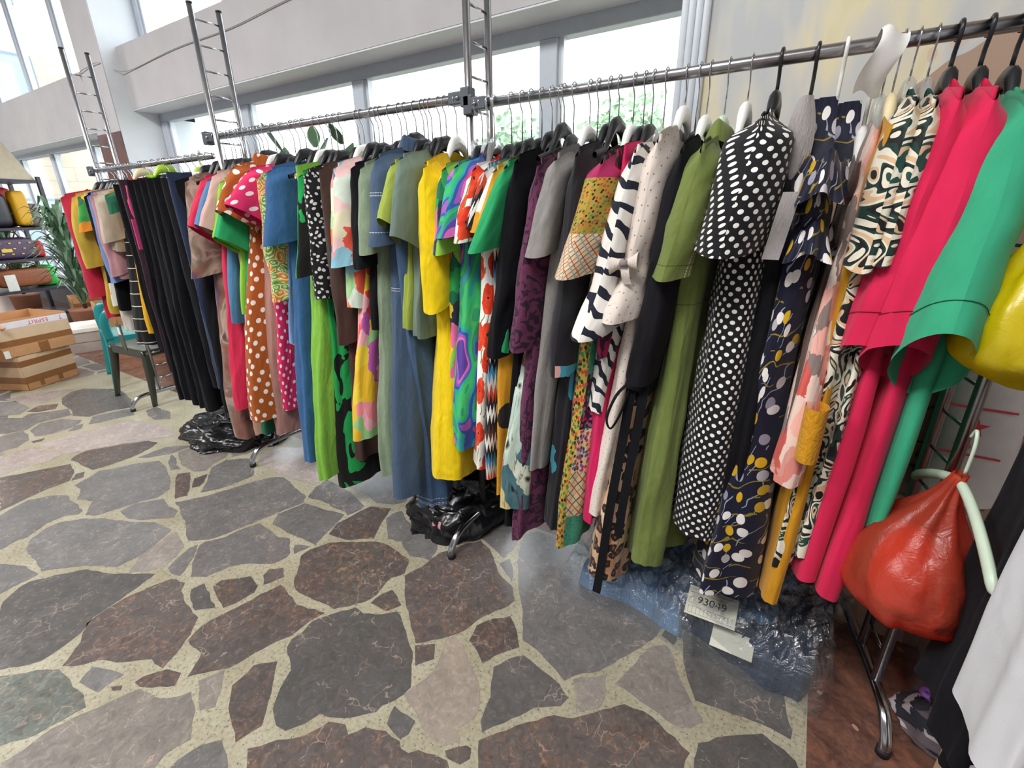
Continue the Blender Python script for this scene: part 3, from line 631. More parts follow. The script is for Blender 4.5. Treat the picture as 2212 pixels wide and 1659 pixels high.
def grout_mat():
    s = N('pale terrazzo grout')
    ob = s.uv(src='Object')
    n1, _ = s.noise(ob, 90, 3, 0.6); n2, _ = s.noise(ob, 5, 3)
    c = s.ramp(n1, [(0.30, hx('#6f6a5a')), (0.42, hx('#9c9684')), (0.7, hx('#aea893'))])
    c = s.mix(1.0, c, s.ramp(n2, [(0.3, (0.8, 0.78, 0.72, 1)), (0.65, (1.05, 1.05, 1.05, 1))]), 'MULTIPLY')
    d, _ = s.vor(ob, 70, 1.0)
    c = s.mix(s.math('LESS_THAN', d, 0.12), c, hx('#544f44'))
    return s.finish(c, 0.33, 0, 0.4)
def paving_mat():
    """the same crazy paving, as laid in the rest of the hall"""
    s = N('crazy paving beyond')
    ob = s.uv(src='Object')
    w = s.warp(ob, 2.0, 0.25, 2)
    w = s.n('ShaderNodeMapping', {'Vector': w, 'Scale': (1, 1.3, 1)}).outputs[0]
    d, c = s.vor(w, 2.6, 0.95, dims='2D'); e, _ = s.vor(w, 2.6, 0.95, 'DISTANCE_TO_EDGE', '2D')
    st = s.pal(s.red(c), [hx(q) for q in ('#737172', '#7d7877', '#6f625e', '#8d8580', '#686667', '#80706a')])
    n2, _ = s.noise(ob, 30, 5, 0.65, 1.0)
    st = s.mix(1.0, st, s.ramp(n2, [(0.3, (0.72, 0.72, 0.72, 1)), (0.7, (1.25, 1.25, 1.25, 1))]), 'MULTIPLY')
    n1, _ = s.noise(ob, 60, 3)
    gr = s.ramp(n1, [(0.3, hx('#8f8976')), (0.7, hx('#b9b4a2'))])
    return s.finish(s.mix(s.math('LESS_THAN', e, 0.045), st, gr), 0.28, 0, 0.42)
def border_mat():
    s = N('red brown border stone')
    ob = s.uv(src='Object')
    n1, _ = s.noise(ob, 9, 6, 0.65, 1.2); n2, _ = s.noise(ob, 30, 4, 0.6, 1.5)
    c = s.ramp(n1, [(0.3, hx('#4a352f')), (0.5, hx('#6e4f45')), (0.7, hx('#8a5d4a'))])
    c = s.mix(1.0, c, s.ramp(n2, [(0.3, (0.7, 0.7, 0.7, 1)), (0.7, (1.3, 1.25, 1.2, 1))]), 'MULTIPLY')
    d, _ = s.vor(s.warp(ob, 8, 0.06, 2), 14, 1.0)
    c = s.mix(s.math('LESS_THAN', d, 0.13), c, hx('#b08a72'))
    return s.finish(c, 0.3, 0, 0.4)

STONECOL = {'g': ('#6c6b6a', 0.10), 'b': ('#544f4d', 0.72), 'k': ('#817c76', 0.10), 'p': ('#958c87', 0.08),
            'd': ('#575655', 0.14), 't': ('#8f867c', 0.05), 'v': ('#626a64', 0.5)}
def build_floor():
    mb = MB()
    mb.add([(-14, -7, 0), (0.185, -7, 0), (0.185, 1.548, 0), (-14, 1.548, 0)], [(0, 1, 2, 3)], None, 0)
    # border slabs along the window wall and the right-hand wall
    mb.add([(-14, 1.548, 0), (4, 1.548, 0), (4, 4, 0), (-14, 4, 0)], [(0, 1, 2, 3)], None, 2)
    mb.add([(0.222, -7, 0), (4, -7, 0), (4, 1.548, 0), (0.222, 1.548, 0)], [(0, 1, 2, 3)], None, 2)
    mb.add([(0.185, -7, 0), (0.222, -7, 0), (0.222, 1.548, 0), (0.185, 1.548, 0)], [(0, 1, 2, 3)], None, 3)
    # grout bed of the hand-laid field
    g = [(-5.32, 0.84), (-1.72, -0.07), (-1.5, -0.06), (-0.45, 0.52), (0.185, 0.80), (0.185, 1.548), (-5.32, 1.548)]
    mb.add([(x, y, 0.0006) for x, y in g], [tuple(range(len(g)))], None, 3)
    cols = {}
    rr = random.Random(3)
    for cl, fl in STONES:
        pts = [(fl[i], fl[i + 1]) for i in range(0, len(fl), 2)]
        out = []
        for i, p in enumerate(pts):
            q = pts[(i + 1) % len(pts)]
            L = math.hypot(q[0] - p[0], q[1] - p[1]); k = max(1, int(L / 0.022))
            nx, ny = (-(q[1] - p[1]) / max(L, 1e-6), (q[0] - p[0]) / max(L, 1e-6))
            for j in range(k):
                t = j / k
                o = (rr.random() - 0.5) * min(0.007, L * 0.2) if j else 0.0
                out.append((p[0] + (q[0] - p[0]) * t + nx * o, p[1] + (q[1] - p[1]) * t + ny * o))
        cols[len(mb.f)] = cl
        mb.add([(x, y, 0.0012) for x, y in out], [tuple(range(len(out)))], None, 1)
    o = mb.build('floor', [paving_mat(), stone_mat(), border_mat(), grout_mat()], None, False)
    me = o.data
    ca = me.color_attributes.new('stone', 'FLOAT_COLOR', 'CORNER')
    rr = random.Random(5)
    for i, cl in cols.items():
        hc, br = STONECOL[cl]; c = hx(hc); k = 0.85 + 0.3 * rr.random()
        for li in me.polygons[i].loop_indices:
            ca.data[li].color = (c[0] * k, c[1] * k * (0.98 + 0.04 * rr.random() * 0), c[2] * k, br)
    tag(o, kind='structure')
build_floor()

# ================================================================ room shell
def struct(name, mb, m, parent=None, smooth=False, bevel=0.0):
    o = mb.build(name, m, parent, smooth, bevel)
    if parent is None: tag(o, kind='structure')
    return o
YW = 2.6
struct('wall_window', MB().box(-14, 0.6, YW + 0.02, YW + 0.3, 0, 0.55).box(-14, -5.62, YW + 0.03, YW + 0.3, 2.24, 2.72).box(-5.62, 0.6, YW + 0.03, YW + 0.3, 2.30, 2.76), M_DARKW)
struct('beam_window_right', MB().box(-5.62, 0.6, 2.355, YW + 0.1, 2.275, 2.77), [M_BEAM])
struct('beam_window_left', MB().box(-14, -6.12, 2.355, YW + 0.1, 2.17, 2.70), [M_BEAM])
struct('trim_soffit', MB().box(-5.62, -0.47, 2.358, YW + 0.08, 2.266, 2.275), M_WHITEPAINT)
struct('trim_soffit_1', MB().box(-14, -6.12, 2.358, YW + 0.08, 2.161, 2.17), M_WHITEPAINT)
# column: beige front, white flank toward the windows, red-brown cladding low down
col = struct('column', MB().box(-6.12, -5.62, 2.22, YW + 0.3, 0, 4.2), M_WHITEPAINT)
struct('column_front', MB().box(-6.122, -5.622, 2.212, 2.22, 2.08, 4.2), M_BEAM, col)
struct('column_cladding', MB().box(-6.125, -5.625, 2.205, 2.22, 0, 2.08), M_REDST, col)

def mural_mat():
    s = N('painted mural wall')
    ob = s.uv(src='Object'); o = s.sep(ob)
    n1, _ = s.noise(s.n('ShaderNodeMapping', {'Vector': ob, 'Rotation': (0, 0.8, 0), 'Scale': (5, 5, 1.6)}).outputs[0], 1.6, 2, 0.5, 0.4)
    n2, _ = s.noise(ob, 3.2, 2, 0.5, 0.5)
    c = s.ramp(n1, [(0.36, hx('#b9bcbd')), (0.47, hx('#c9c6bd')), (0.58, hx('#d9cfae')), (0.7, hx('#cbbf9c'))])
    pch = s.math('MULTIPLY', s.math('GREATER_THAN', n2, 0.47), s.math('GREATER_THAN', o[0], 0.12))
    c = s.mix(s.math('MULTIPLY', pch, 0.7), c, hx('#cbb09a'))
    # tan field: low and to the right
    lim = s.math('ADD', s.math('MULTIPLY', o[0], 0.72), 1.545)
    n3, _ = s.noise(ob, 6, 2)
    lim = s.math('ADD', lim, s.math('MULTIPLY', s.math('SUBTRACT', n3, 0.5), 0.10))
    tan_ = s.math('MULTIPLY', s.math('LESS_THAN', o[2], lim), 1.0)
    c = s.mix(tan_, c, hx('#a98f7c'))
    gr = s.math('LESS_THAN', o[2], 0.30)
    c = s.mix(gr, c, hx('#8a8384'))
    return s.finish(c, 0.7, 0, 0.3)
struct('wall_right', MB().box(-0.45, 3.0, 1.80, 2.95, 0, 4.2), mural_mat())
mb = MB()
for k in range(4): mb.tube([(-0.468 - 0.0, 1.80 + 0.022 * k, 0.0), (-0.468, 1.80 + 0.022 * k, 4.2)], 0.013, 8)
for k in range(3): mb.tube([(-0.445 + 0.022 * k, 1.79, 0.0), (-0.445 + 0.022 * k, 1.79, 4.2)], 0.012, 8)
struct('trim_corner', mb, M_ALUL, None, True)
struct('wall_back', MB().box(-14, 3, -7.2, -7, 0, 4.2), M_WHITEPAINT)
struct('wall_left', MB().box(-14.2, -14, -7, 1.2, 0, 4.2), M_WHITEPAINT)
struct('wall_far_right', MB().box(2.9, 3.1, -7, 1.8, 0, 4.2), M_WHITEPAINT)
struct('ceiling', MB().box(-14.2, 3.1, -7.2, 2.9, 4.2, 4.3), M_WHITEPAINT)

def window(name, x0, x1, z0, z1, mull, mw=0.10, rail=0.10, top=True, left=True, m=M_ALU):
    mb = MB()
    if top: mb.box(x0, x1, YW - 0.03, YW + 0.05, z1 - rail, z1)
    mb.box(x0, x1, YW - 0.03, YW + 0.05, z0, z0 + 0.07)
    xs = list(mull)
    for x in xs:
        mb.box(x - mw / 2, x + mw / 2, YW - 0.035, YW + 0.05, z0 + 0.07, z1 - (rail if top else 0))
    o = struct(name, mb, m, None, False, 0.006)
    mb = MB()
    for x in xs:                                           # glazing beads catch the light beside each mullion
        mb.box(x + mw / 2, x + mw / 2 + 0.028, YW - 0.012, YW + 0.03, z0 + 0.07, z1 - (rail if top else 0))
    mb.build('glazing_bead', M_ALUL, o, False)
    ed = sorted(xs)
    for a, b in zip(ed[:-1], ed[1:]):
        MB().box(a + mw / 2 + 0.02, b - mw / 2, YW + 0.008, YW + 0.014, z0 + 0.06, z1 - rail * 0.5).build('window_pane', M_GLASS, o, False)
    return o
window('window_1', -5.62, -0.45, 0.55, 2.27, (-5.56, -4.19, -2.82, -1.36, -0.60), 0.105, 0.075)
window('window_2', -14.0, -6.12, 0.55, 2.17, (-13.9, -12.6, -11.3, -10.0, -8.72, -7.42, -6.2), 0.085, 0.06)
window('window_3', -5.62, -0.45, 2.77, 4.2, (-5.58, -4.19, -2.82, -1.36, -0.60), 0.07, 0.08)
window('window_4', -14.0, -6.12, 2.70, 4.2, (-13.9, -12.6, -11.3, -10.0, -8.72, -7.45, -6.2), 0.07, 0.08)
struct('windowsill_1', MB().box(-5.62, -0.45, 2.37, 2.6, 0.52, 0.555), M_WHITEPAINT)
struct('windowsill_2', MB().box(-14, -6.12, 2.37, 2.6, 0.52, 0.555), M_WHITEPAINT)
o = MB().tube(bez([(-6.45, 2.345, 2.56), (-6.12, 2.205, 2.60), (-5.9, 2.20, 2.62), (-5.66, 2.20, 2.62), (-5.61, 2.30, 2.575), (-5.4, 2.345, 2.565), (-4.6, 2.345, 2.60), (-3.8, 2.345, 2.60), (-3.0, 2.345, 2.64), (-2.0, 2.345, 2.64)], 8), 0.0035, 6).build('cable', mat('cable grey', '#a8a4a2', 0.6))
tag(o, 'thin grey cable running along the beam above the windows', 'cable')

# ================================================================ outdoors
struct('ground_outside', MB().box(-80, 40, 2.95, 90, -1.2, -1.0), mat('outdoor ground', '#8a9080', 0.9, var=0.2, scale=0.6))
def stone_wall_mat():
    s = N('cream stone facade')
    ob = s.uv(src='Object'); o = s.sep(ob)
    br = s.n('ShaderNodeTexBrick', {'Vector': s.n('ShaderNodeCombineXYZ', {0: o[1], 1: o[2], 2: 0.0}).outputs[0], 'Color1': hx('#c9bcaa'), 'Color2': hx('#c0b3a2'), 'Mortar': hx('#b3a798'), 'Scale': 0.9, 'Mortar Size': 0.008})
    n, _ = s.noise(ob, 1.5, 5, 0.6)
    return s.finish(s.mix(1.0, br.outputs[0], s.ramp(n, [(0.3, (0.8, 0.8, 0.8, 1)), (0.7, (1.1, 1.1, 1.1, 1))]), 'MULTIPLY'), 0.9)
b = thing('stone_building', 'cream stone building seen through the left windows', 'building', (-14, 5, -1))
MB().box(-12, 0, -2.4, 2.15, 0, 14).build('facade', stone_wall_mat(), b, False)
for (y0, y1, z0, z1) in ((-1.75, -0.72, 3.55, 5.35), (-1.75, -0.72, 6.2, 8.0), (-1.75, -0.72, 0.9, 2.7)):
    f = MB().box(0.0, 0.05, y0, y1, z0, z1).build('window', mat('facade window frame', '#6f7f8c', 0.5), b, False)
    MB().box(0.05, 0.06, y0 + 0.06, y1 - 0.06, z0 + 0.06, z1 - 0.06).build('pane', mat('facade glass', '#8fa6b8', 0.15), f, False)
def leaf_crown(n, rx, ry, rz, size, seed, hole=0.0):
    rr = random.Random(seed); mb = MB()
    for k in range(n):
        d = Vector((rr.gauss(0, 1), rr.gauss(0, 1), rr.gauss(0, 1))).normalized()
        r = 0.45 + 0.55 * rr.random() ** 0.5
        r *= 0.75 + 0.5 * noise.noise(d * 2.2 + Vector((seed, 0, 0)))
        p = Vector((d.x * rx * r, d.y * ry * r, d.z * rz * r))
        a = Vector((rr.gauss(0, 1), rr.gauss(0, 1), rr.gauss(0, 1))).normalized(); b_ = a.orthogonal().normalized()
        s1 = size * (0.6 + 0.8 * rr.random())
        mb.add([p - a * s1, p - b_ * s1 * 0.5, p + a * s1, p + b_ * s1 * 0.5], [(0, 1, 2, 3)])
    return mb
M_LEAF = [mat('tree leaves %d' % i, c, 0.7, var=0.25, scale=2) for i, c in enumerate(('#a6bca4', '#adc4a8', '#9db5a4'))]
M_BARK = mat('tree bark', '#4a3f36', 0.9)
for i, (x, y, z, rx, rz, lab) in enumerate(((-13.5, 22, 3.9, 2.4, 2.2, 'green tree seen through the window behind the middle rack frame'),
                                       (-7.6, 22, 4.3, 2.3, 2.3, 'green tree seen through the window beside the painted wall'),
                                       (-10.6, 24, 3.3, 1.8, 1.3, 'lower green tree between the two larger trees outside'),
                                       (-20.5, 22, 3.4, 2.2, 1.6, 'small green tree just visible above the yellow dress hanger'))):
    t = thing('tree', lab, 'tree', (x, y, -1))
    mb = leaf_crown(1500, rx, rx, rz, 0.2, i); o = mb.build('crown', M_LEAF[i % 3], t, False); o.location = (0, 0, z + 1)
    MB().tube([(0, 0, 0), (0.1, 0, 1.5), (0, 0.1, z + 0.6)], [0.22, 0.17, 0.1], 8).build('trunk', M_BARK, t)
# foliage outside the left windows
for i, (x, y, z, r) in enumerate(((-11.5, 4.2, 0.9, 1.1), (-9.6, 4.4, 0.7, 1.0))):
    t = thing('shrub', ('green shrub outside the left windows' if i == 0 else 'nearer green shrub outside the left windows beside the column'), 'shrub', (x, y, -1))
    o = leaf_crown(900, r, r * 0.7, r, 0.12, 20 + i).build('leaves', M_LEAF[i], t, False); o.location = (0, 0, z + 0.6)
    MB().tube([(0, 0, 0), (0, 0, z + 0.5)], 0.05, 6).build('stem', M_BARK, t)

# ================================================================ the clothes racks
def rack_frame(x, yf, yr, zt, label, rz=0.0, yc=1.445):
    t = thing('rack_frame', label, 'rack', (x, 0, 0), rz, 'upright frames of the clothes racks')
    # foot bar: bent down at both ends
    yl, yh = yc - 0.25, yc + 0.25
    MB().tube(bez([(0, yl, 0.014), (0, yl + 0.005, 0.045), (0, yl + 0.045, 0.085), (0, yl + 0.10, 0.098), (0, yc, 0.10), (0, yh - 0.10, 0.098), (0, yh - 0.045, 0.085), (0, yh - 0.005, 0.045), (0, yh, 0.014)], 6), 0.0145, 12).build('foot_bar', M_CHROME, t)
    for y in (yl, yh):
        MB().tube([(0, y, 0.0), (0, y, 0.022)], 0.0165, 12).build('foot_cap', M_BLACKRUB, t)
    for y in (yf, yr):
        MB().tube([(0, y, 0.10), (0, y, zt)], 0.0125, 12).build('post', M_STEEL, t)
        MB().tube([(0, y, zt), (0, y, zt + 0.008)], 0.0128, 12).build('post_cap', M_BLACKRUB, t)
    z = 0.20
    while z < zt - 0.05:
        MB().tube([(0, yf, z), (0, yr, z)], 0.0042, 8).build('rung', M_CHROME, t)
        z += 0.098
    return t
rack_frame(-4.02, 1.39, 1.515, 2.285, 'chrome rack frame farthest along the row, beside the red jacket')
rack_frame(-2.49, 1.365, 1.49, 2.212, 'chrome rack frame standing beside the brown tie dye dress')
rack_frame(-1.05, 1.43, 1.55, 2.30, 'chrome rack frame with black brackets between yellow and multicolour dresses')
rack_frame(0.632, 1.36, 1.485, 2.30, 'chrome rack frame nearest the camera, beside the red plastic bag', math.radians(11.3), 1.475)
def rail(x0, x1, y0, y1, z0, z1, label, br0=True, br1=True):
    t = thing('hanging_rail', label, 'rail', ((x0 + x1) / 2, (y0 + y1) / 2, z0), 0, 'horizontal rails of the clothes racks')
    cx, cy = (x0 + x1) / 2, (y0 + y1) / 2
    MB().tube([(x0 - cx, y0 - cy, 0), (x1 - cx, y1 - cy, z1 - z0)], 0.0145, 14).build('tube', M_STEEL, t)
    for f, xx, yy, zz in ((br0, x0, y0, 0), (br1, x1, y1, z1 - z0)):
        if f:
            s = 1 if xx == x0 else -1
            MB().box(xx - cx - 0.018, xx - cx + 0.018, yy - cy - 0.02, yy - cy + 0.02, zz - 0.03, zz + 0.028).box(xx - cx, xx - cx + s * 0.07, yy - cy - 0.019, yy - cy + 0.019, zz - 0.019, zz + 0.019).build('bracket', mat('bracket grey', '#5a5f66', 0.4, 0.5), t, False, 0.004)
            MB().tube([(xx - cx + s * 0.03, yy - cy - 0.018, zz), (xx - cx + s * 0.03, yy - cy - 0.024, zz)], 0.007, 8).build('screw', M_CHROME, t)
rail(-4.09, -2.60, 1.39, 1.39, 1.622, 1.622, 'farthest chrome hanging rail with the red jacket and black skirts', True, False)
rail(-2.62, -1.055, 1.395, 1.43, 1.702, 1.706, 'middle chrome hanging rail above the polka dot and denim dresses')
rail(-1.045, 0.40, 1.43, 1.43, 1.682, 1.682, 'nearest chrome hanging rail above the pink and green dresses')

# ================================================================ fabrics
F = fabric
f_tie = F('brown tie dye chiffon', marble(['#2e2236', '#5d4656', '#8a5a4a', '#7d6a5c', '#b09a8a', '#6b4a44', '#3a2c44'], 8, 1.2, 3, False, (1, .7, 1), .28, .74))
f_red = F('coral red jersey', twotone('#cf2b4e'))
f_blue = F('dusty blue jersey', twotone('#4f7da6'))
f_pale = F('pale pink jersey', twotone('#c7a399'))
f_lime = F('lime jersey', twotone('#8cc238'))
f_grn = F('leaf green jersey', twotone('#239a5c'))
f_odot = F('rust cotton with white dots', dots('#a4521f', '#ece2da', 21, 0.24, 0.5, 0.45))
f_pdot = F('pink cotton with white dots', dots('#d22a60', '#f0dfe0', 25, 0.22, 0.5, 0.35))
f_pais = F('orange paisley print', paisley)
f_den1 = F('blue chambray', twotone('#35608f', 0.15, 200, (1, 0.15, 1)))
f_lim2 = F('lime crinkled linen', twotone('#7fb844', 0.12, 120, (1, 0.3, 1)))
f_bfl = F('black with small white flowers', dots('#19191c', '#d8dad6', 46, 0.26, 0.6, 0.7, None, 0.03))
f_bgr = F('black and green brush print', camo('#141515', '#22a352', 5.5, 0.8, 0.53, (1.2, 0.8, 1)))
f_brn = F('dark brown jersey', twotone('#432d26'))
f_wat = F('watercolour print', patches(['#e9dfc0', '#a9d49a', '#e65a46', '#8fc3d6', '#ef9a9a', '#f0e3c8', '#5a6f96', '#e87a3a', '#d9e6d6', '#f2c9c6'], 13, 0.10, 12))
f_wat2 = F('yellow pink painterly floral', patches(['#e0b32a', '#e7a9b0', '#d8433e', '#e6c83a', '#e98a94', '#8fbf7c', '#efd7cf', '#e0553f', '#b85aa8', '#e3b62c'], 14, 0.09, 12))
f_blk = F('black jersey', twotone('#141418', 0.2), sheen=0.02, spec=.12)
f_blk2 = F('black heavy crepe', twotone('#17161b', 0.2), sheen=0.02, spec=.12)
f_char = F('charcoal wool', twotone('#222226', 0.2), sheen=.02, spec=.12)
f_sage = F('sage crinkle cotton', twotone('#84957c', 0.1, 120, (1, 0.3, 1)))
def stitched(base, zs_):
    def f(s, uv):
        col = twotone(base, 0.14, 220, (1, 0.15, 1))(s, uv); y = s.sep(uv)[1]
        dash = s.math('GREATER_THAN', s.math('FRACT', s.math('MULTIPLY', s.sep(uv)[0], 130)), .3)
        for z in zs_:
            col = s.mix(s.math('MULTIPLY', s.math('LESS_THAN', s.math('ABSOLUTE', s.math('SUBTRACT', y, z)), .0016), dash), col, hx('#b9c0c8'))
        return col
    return f
f_den2 = F('slate blue denim', stitched('#43566f', (1.08, 1.089, 1.405, 1.414, 1.288)))
f_jean = F('faded jean', stitched('#3f5878', (.155, .163, .185)))
f_lol = F('olive lime jersey', twotone('#98a848'))
f_sgr = F('grey green crepe', twotone('#6d8074'))
f_yel = F('yellow linen', twotone('#eccb08', 0.08, 120, (1, 0.3, 1)), wr=0.6)
f_mul = F('multicolour jungle print', patches(['#2c9a50', '#e36aa0', '#2a2a3a', '#e8c23a', '#3f6ac0', '#e9722e', '#8ac24a', '#1c6a4a'], 15, 0.06, 14))
f_psy = F('green and purple swirl print', marble(['#5a3f9a', '#d46ab8', '#9a5ab0', '#2f57a8', '#2fa0a0', '#35b56c', '#43b86a', '#2f9a6a', '#3a8fa0', '#5a48a8', '#d46ab8'], 7.5, 0.7, 0.5, True, (1.1, 0.85, 1), 0.27, 0.72))
f_pop = F('white cotton with red poppies', poppies)
f_ikat = F('black white zigzag ikat', ikat(['#1d1c24', '#e9e6e0', '#1d1c24', '#b8442c', '#c9c4be', '#3f86b0', '#1d1c24', '#e9e6e0', '#5a3a30']))
f_mus = F('mustard white abstract print', patches(['#d99a24', '#eae4da', '#d99a24', '#d49426', '#2a2626', '#eae4da', '#e0a63a'], 11, 0.07, 12))
f_gr2 = F('emerald jersey', twotone('#259a5e'))
f_sat = F('satin with large flowers', satin_floral, rough=0.35, weave=0.05, spec=0.5)
f_pur = F('plum lace print', camo('#652f4f', '#34192f', 30, 1.5, 0.53))
f_gry = F('grey linen', twotone('#8b8885', 0.1, 150, (1, 0.3, 1)))
f_cya = F('turquoise jersey', twotone('#3f98a8'))
f_bor = F('black with orange flowers', orange_flowers, rough=0.6)
f_pat = F('patchwork print', patchwork)
f_plaid0 = plaid('#d8c6a2', [(0, .026, 0, .10, '#c4503c'), (1, .026, .3, .09, '#c4503c'), (0, .026, .5, .10, '#3f5f4a'), (1, .026, .7, .12, '#9a9fa8')])
f_leaf0 = dots('#b08f3a', '#b5402c', 105, 0.32, 0.3, 0.8, ['#c2452c', '#2c2a22', '#4a8a52', '#b08f3a'])
f_plaid = F('leaf print above cream plaid', lambda s, uv: s.mix(s.math('GREATER_THAN', s.sep(uv)[1], 1.295), f_plaid0(s, uv), s.mix(s.math('GREATER_THAN', s.sep(uv)[1], 1.43), f_leaf0(s, uv), hx('#a8285c'))))
f_mag = F('magenta dark floral', camo('#a82458', '#3c2430', 14, 1.5, 0.5))
f_hot = F('hot pink crepe', twotone('#d01b5c'))
f_str = F('white with navy brush stripes', zebra(['#e9e6e0', '#e9e6e0', '#e9e6e0', '#e9e6e0', '#e9e6e0', '#1d2130', '#1d2130'], 6.5, 4.0, 0.35))
f_crm = F('cream crepe with pin dots', dots('#dfd3c9', '#8a7f80', 40, 0.085, 0.78, 0.0))
f_leo = F('leopard satin', leopard, rough=0.5, spec=0.4)
def olive(s, uv):
    col = twotone('#6f7d40', 0.09, 80, (1, 0.4, 1))(s, uv); o = s.sep(uv)
    col = s.mix(s.math('LESS_THAN', s.math('ABSOLUTE', s.math('SUBTRACT', o[1], 1.118)), .0012), col, hx('#4a552a'))
    return col
def olive_sleeve(s, uv):
    col = olive(s, uv); o = s.sep(uv)
    for u0 in (.062, .072):
        m = s.math('MULTIPLY', s.math('LESS_THAN', s.math('ABSOLUTE', s.math('SUBTRACT', o[0], u0)), .0016), s.math('GREATER_THAN', s.math('FRACT', s.math('MULTIPLY', o[1], 150)), .35))
        col = s.mix(s.math('MULTIPLY', m, s.math('LESS_THAN', o[1], 1.42)), col, hx('#c9cbb4'))
    return s.mix(s.math('LESS_THAN', s.math('ABSOLUTE', s.math('SUBTRACT', o[1], 1.225)), .0011), col, hx('#4a552a'))
f_olv = F('olive cotton', olive)
f_olvs = F('olive cotton sleeve', olive_sleeve)
f_polka = F('black cotton with white polka dots', dots('#131317', '#ece9e6', 52, 0.27, PI/4, 0.0))
f_lin = F('grey satin lining', twotone('#a39d9c', 0.08), rough=0.45, spec=0.4)
f_nav = F('navy with circles and lines', bubbles, rough=0.6)
f_brc = F('brown sheer chiffon', twotone('#57463f', 0.15), rough=0.6)
f_ros = F('rose floral satin', patches(['#e9b0a2', '#d9877c', '#e6c9bc', '#cf5a52', '#eadcd2', '#d99a8c', '#8a7a76'], 16, 0.08, 14), rough=0.45)
f_mu2 = F('mustard cotton', twotone('#c98d18'))
f_zeb = F('cream green black tiger print', marble(['#121416', '#d9b691', '#e6dfcc', '#17352f', '#121416', '#e6dfcc', '#e6dfcc', '#1f4a42', '#d9b691', '#121416'], 8.5, 1.6, .6, True, (.75, 1.5, 1), .26, .72), rough=0.6)
f_pnk = F('fuchsia scuba crepe', twotone('#d3204f', 0.05), wr=.12)
f_grn3 = F('jade scuba crepe', twotone('#35a078', 0.05), wr=.12)
f_redj = F('crimson jacket cloth', twotone('#b3233c'))
f_olyj = F('ochre jacket cloth', twotone('#b89b3a'))
f_gfl = F('green orange print', patches(['#3f9a4a', '#e08a2c', '#d6d6cc', '#2f6a4a', '#e6a23a'], 9, 0.08, 10))
f_whl = F('off white lace', twotone('#c9c2b8', 0.15, 300))
f_lil = F('periwinkle jersey', twotone('#6f84b8'))
f_mau = F('mauve jersey', twotone('#b0838a'))
f_bei = F('beige knit', twotone('#b8aa98'))
f_bst = F('black with thin cream stripes', bands(['#151517', '#cfc8b4'], 0.075, 0.0, 6, 0.0, 0.93))
f_gol = F('golden yellow jersey', twotone('#d9a31c'))
f_dgr = F('bottle green jersey', twotone('#1f5f44'))
f_nvj = F('navy wool', twotone('#24304a', 0.15))
f_plum = F('dark plum jersey', twotone('#35202a', 0.2))
f_sand = F('sand crepe', twotone('#b8937c'))
f_dust = F('dusty rose crepe', twotone('#a67a70'))

M_SEAMP = mat('pink seam thread', '#8a0f30', .8)
M_SEAMG = mat('green seam thread', '#0f4a36', .8)
GA, GB, GC = 'clothes on the farthest rail', 'clothes on the middle rail', 'clothes on the nearest rail'
def G(*a, **k): return garment(*a, **k)

# ---------------------------------------------------------------- farthest rail
A = [
 ('jacket', 'crimson jacket with buttoned cuff at the far end of the rail', 'jacket', -3.97, .70, f_redj, dict(sl=.62, slw=.065, t=.035, w=.215, short='crimson jacket')),
 ('jacket', 'ochre yellow jacket with crumpled sleeve beside the crimson jacket', 'jacket', -3.87, .74, f_olyj, dict(sl=.42, slw=.08, t=.032, short='ochre jacket', bend=.03)),
 ('blouse', 'green and orange patterned blouse next to the ochre jacket', 'blouse', -3.78, .80, f_gfl, dict(sl=.2, short='green orange blouse')),
 ('lace_top', 'off white lace top behind the periwinkle top', 'top', -3.73, .64, f_whl, dict(sl=.0, short='off white lace top')),
 ('cardigan', 'black cardigan between the lace top and the periwinkle top', 'cardigan', -3.685, .78, f_blk, dict(sl=.5, slw=.06, short='black cardigan by lace top')),
 ('long_top', 'periwinkle blue top with a narrow visible edge beside mauve top', 'top', -3.64, 1.0, f_lil, dict(sl=.5, slw=.06, short='periwinkle top')),
 ('long_top', 'mauve pink top hanging next to the beige knit', 'top', -3.60, .98, f_mau, dict(sl=.46, slw=.06, short='mauve top')),
 ('knit_top', 'beige knit top with dark neckline edge', 'top', -3.54, 1.15, f_bei, dict(sl=.26, slw=.07, short='beige knit top')),
 ('dress', 'black dress with thin cream horizontal stripes above the chairs', 'dress', -3.505, .58, f_bst, dict(sl=0, th=.06, w=.15, short='black cream striped dress', wh=.215)),
 ('dress', 'golden yellow dress with green shoulder beside striped dress', 'dress', -3.39, .66, f_gol, dict(sl=.10, slw=.06, sleeve_m=f_dgr, short='golden yellow dress')),
 ('skirt', 'black skirt hanging next to the golden yellow dress', 'skirt', -3.31, .56, f_blk, dict(short='black skirt by yellow dress', flat=True, zn=1.51)),
 ('trousers', 'dark plum trousers with pink ribbon ties and pink tags', 'trousers', -3.23, .44, f_plum, dict(short='plum trousers', flat=True, zn=1.53)),
]
for n, lab, cat, x, zh, m, kw in A:
    kw = dict(kw); kw.setdefault('zs', 1.475); kw.setdefault('zn', 1.52); kw.setdefault('w', .19); kw.setdefault('wh', .19)
    last = G(n, lab, cat, x, zh, m, group=GA, **kw)
for k, yy in enumerate((-0.17, -0.12)):
    MB().tube(bez([(0.03, yy, 1.50), (0.05, yy - .012, 1.42), (0.045, yy - .004, 1.33)], 5), [.004] * 5 + [.010] * 4 + [.006] * 2, 6, flat=.4).build('ribbon_tie', F('pink satin ribbon', '#e0508a'), last)
    MB().box(.04, .048, yy - .025, yy + .01, 1.17, 1.33).build('price_tag', mat('pink card tag', '#c9407a', .5), last, False)
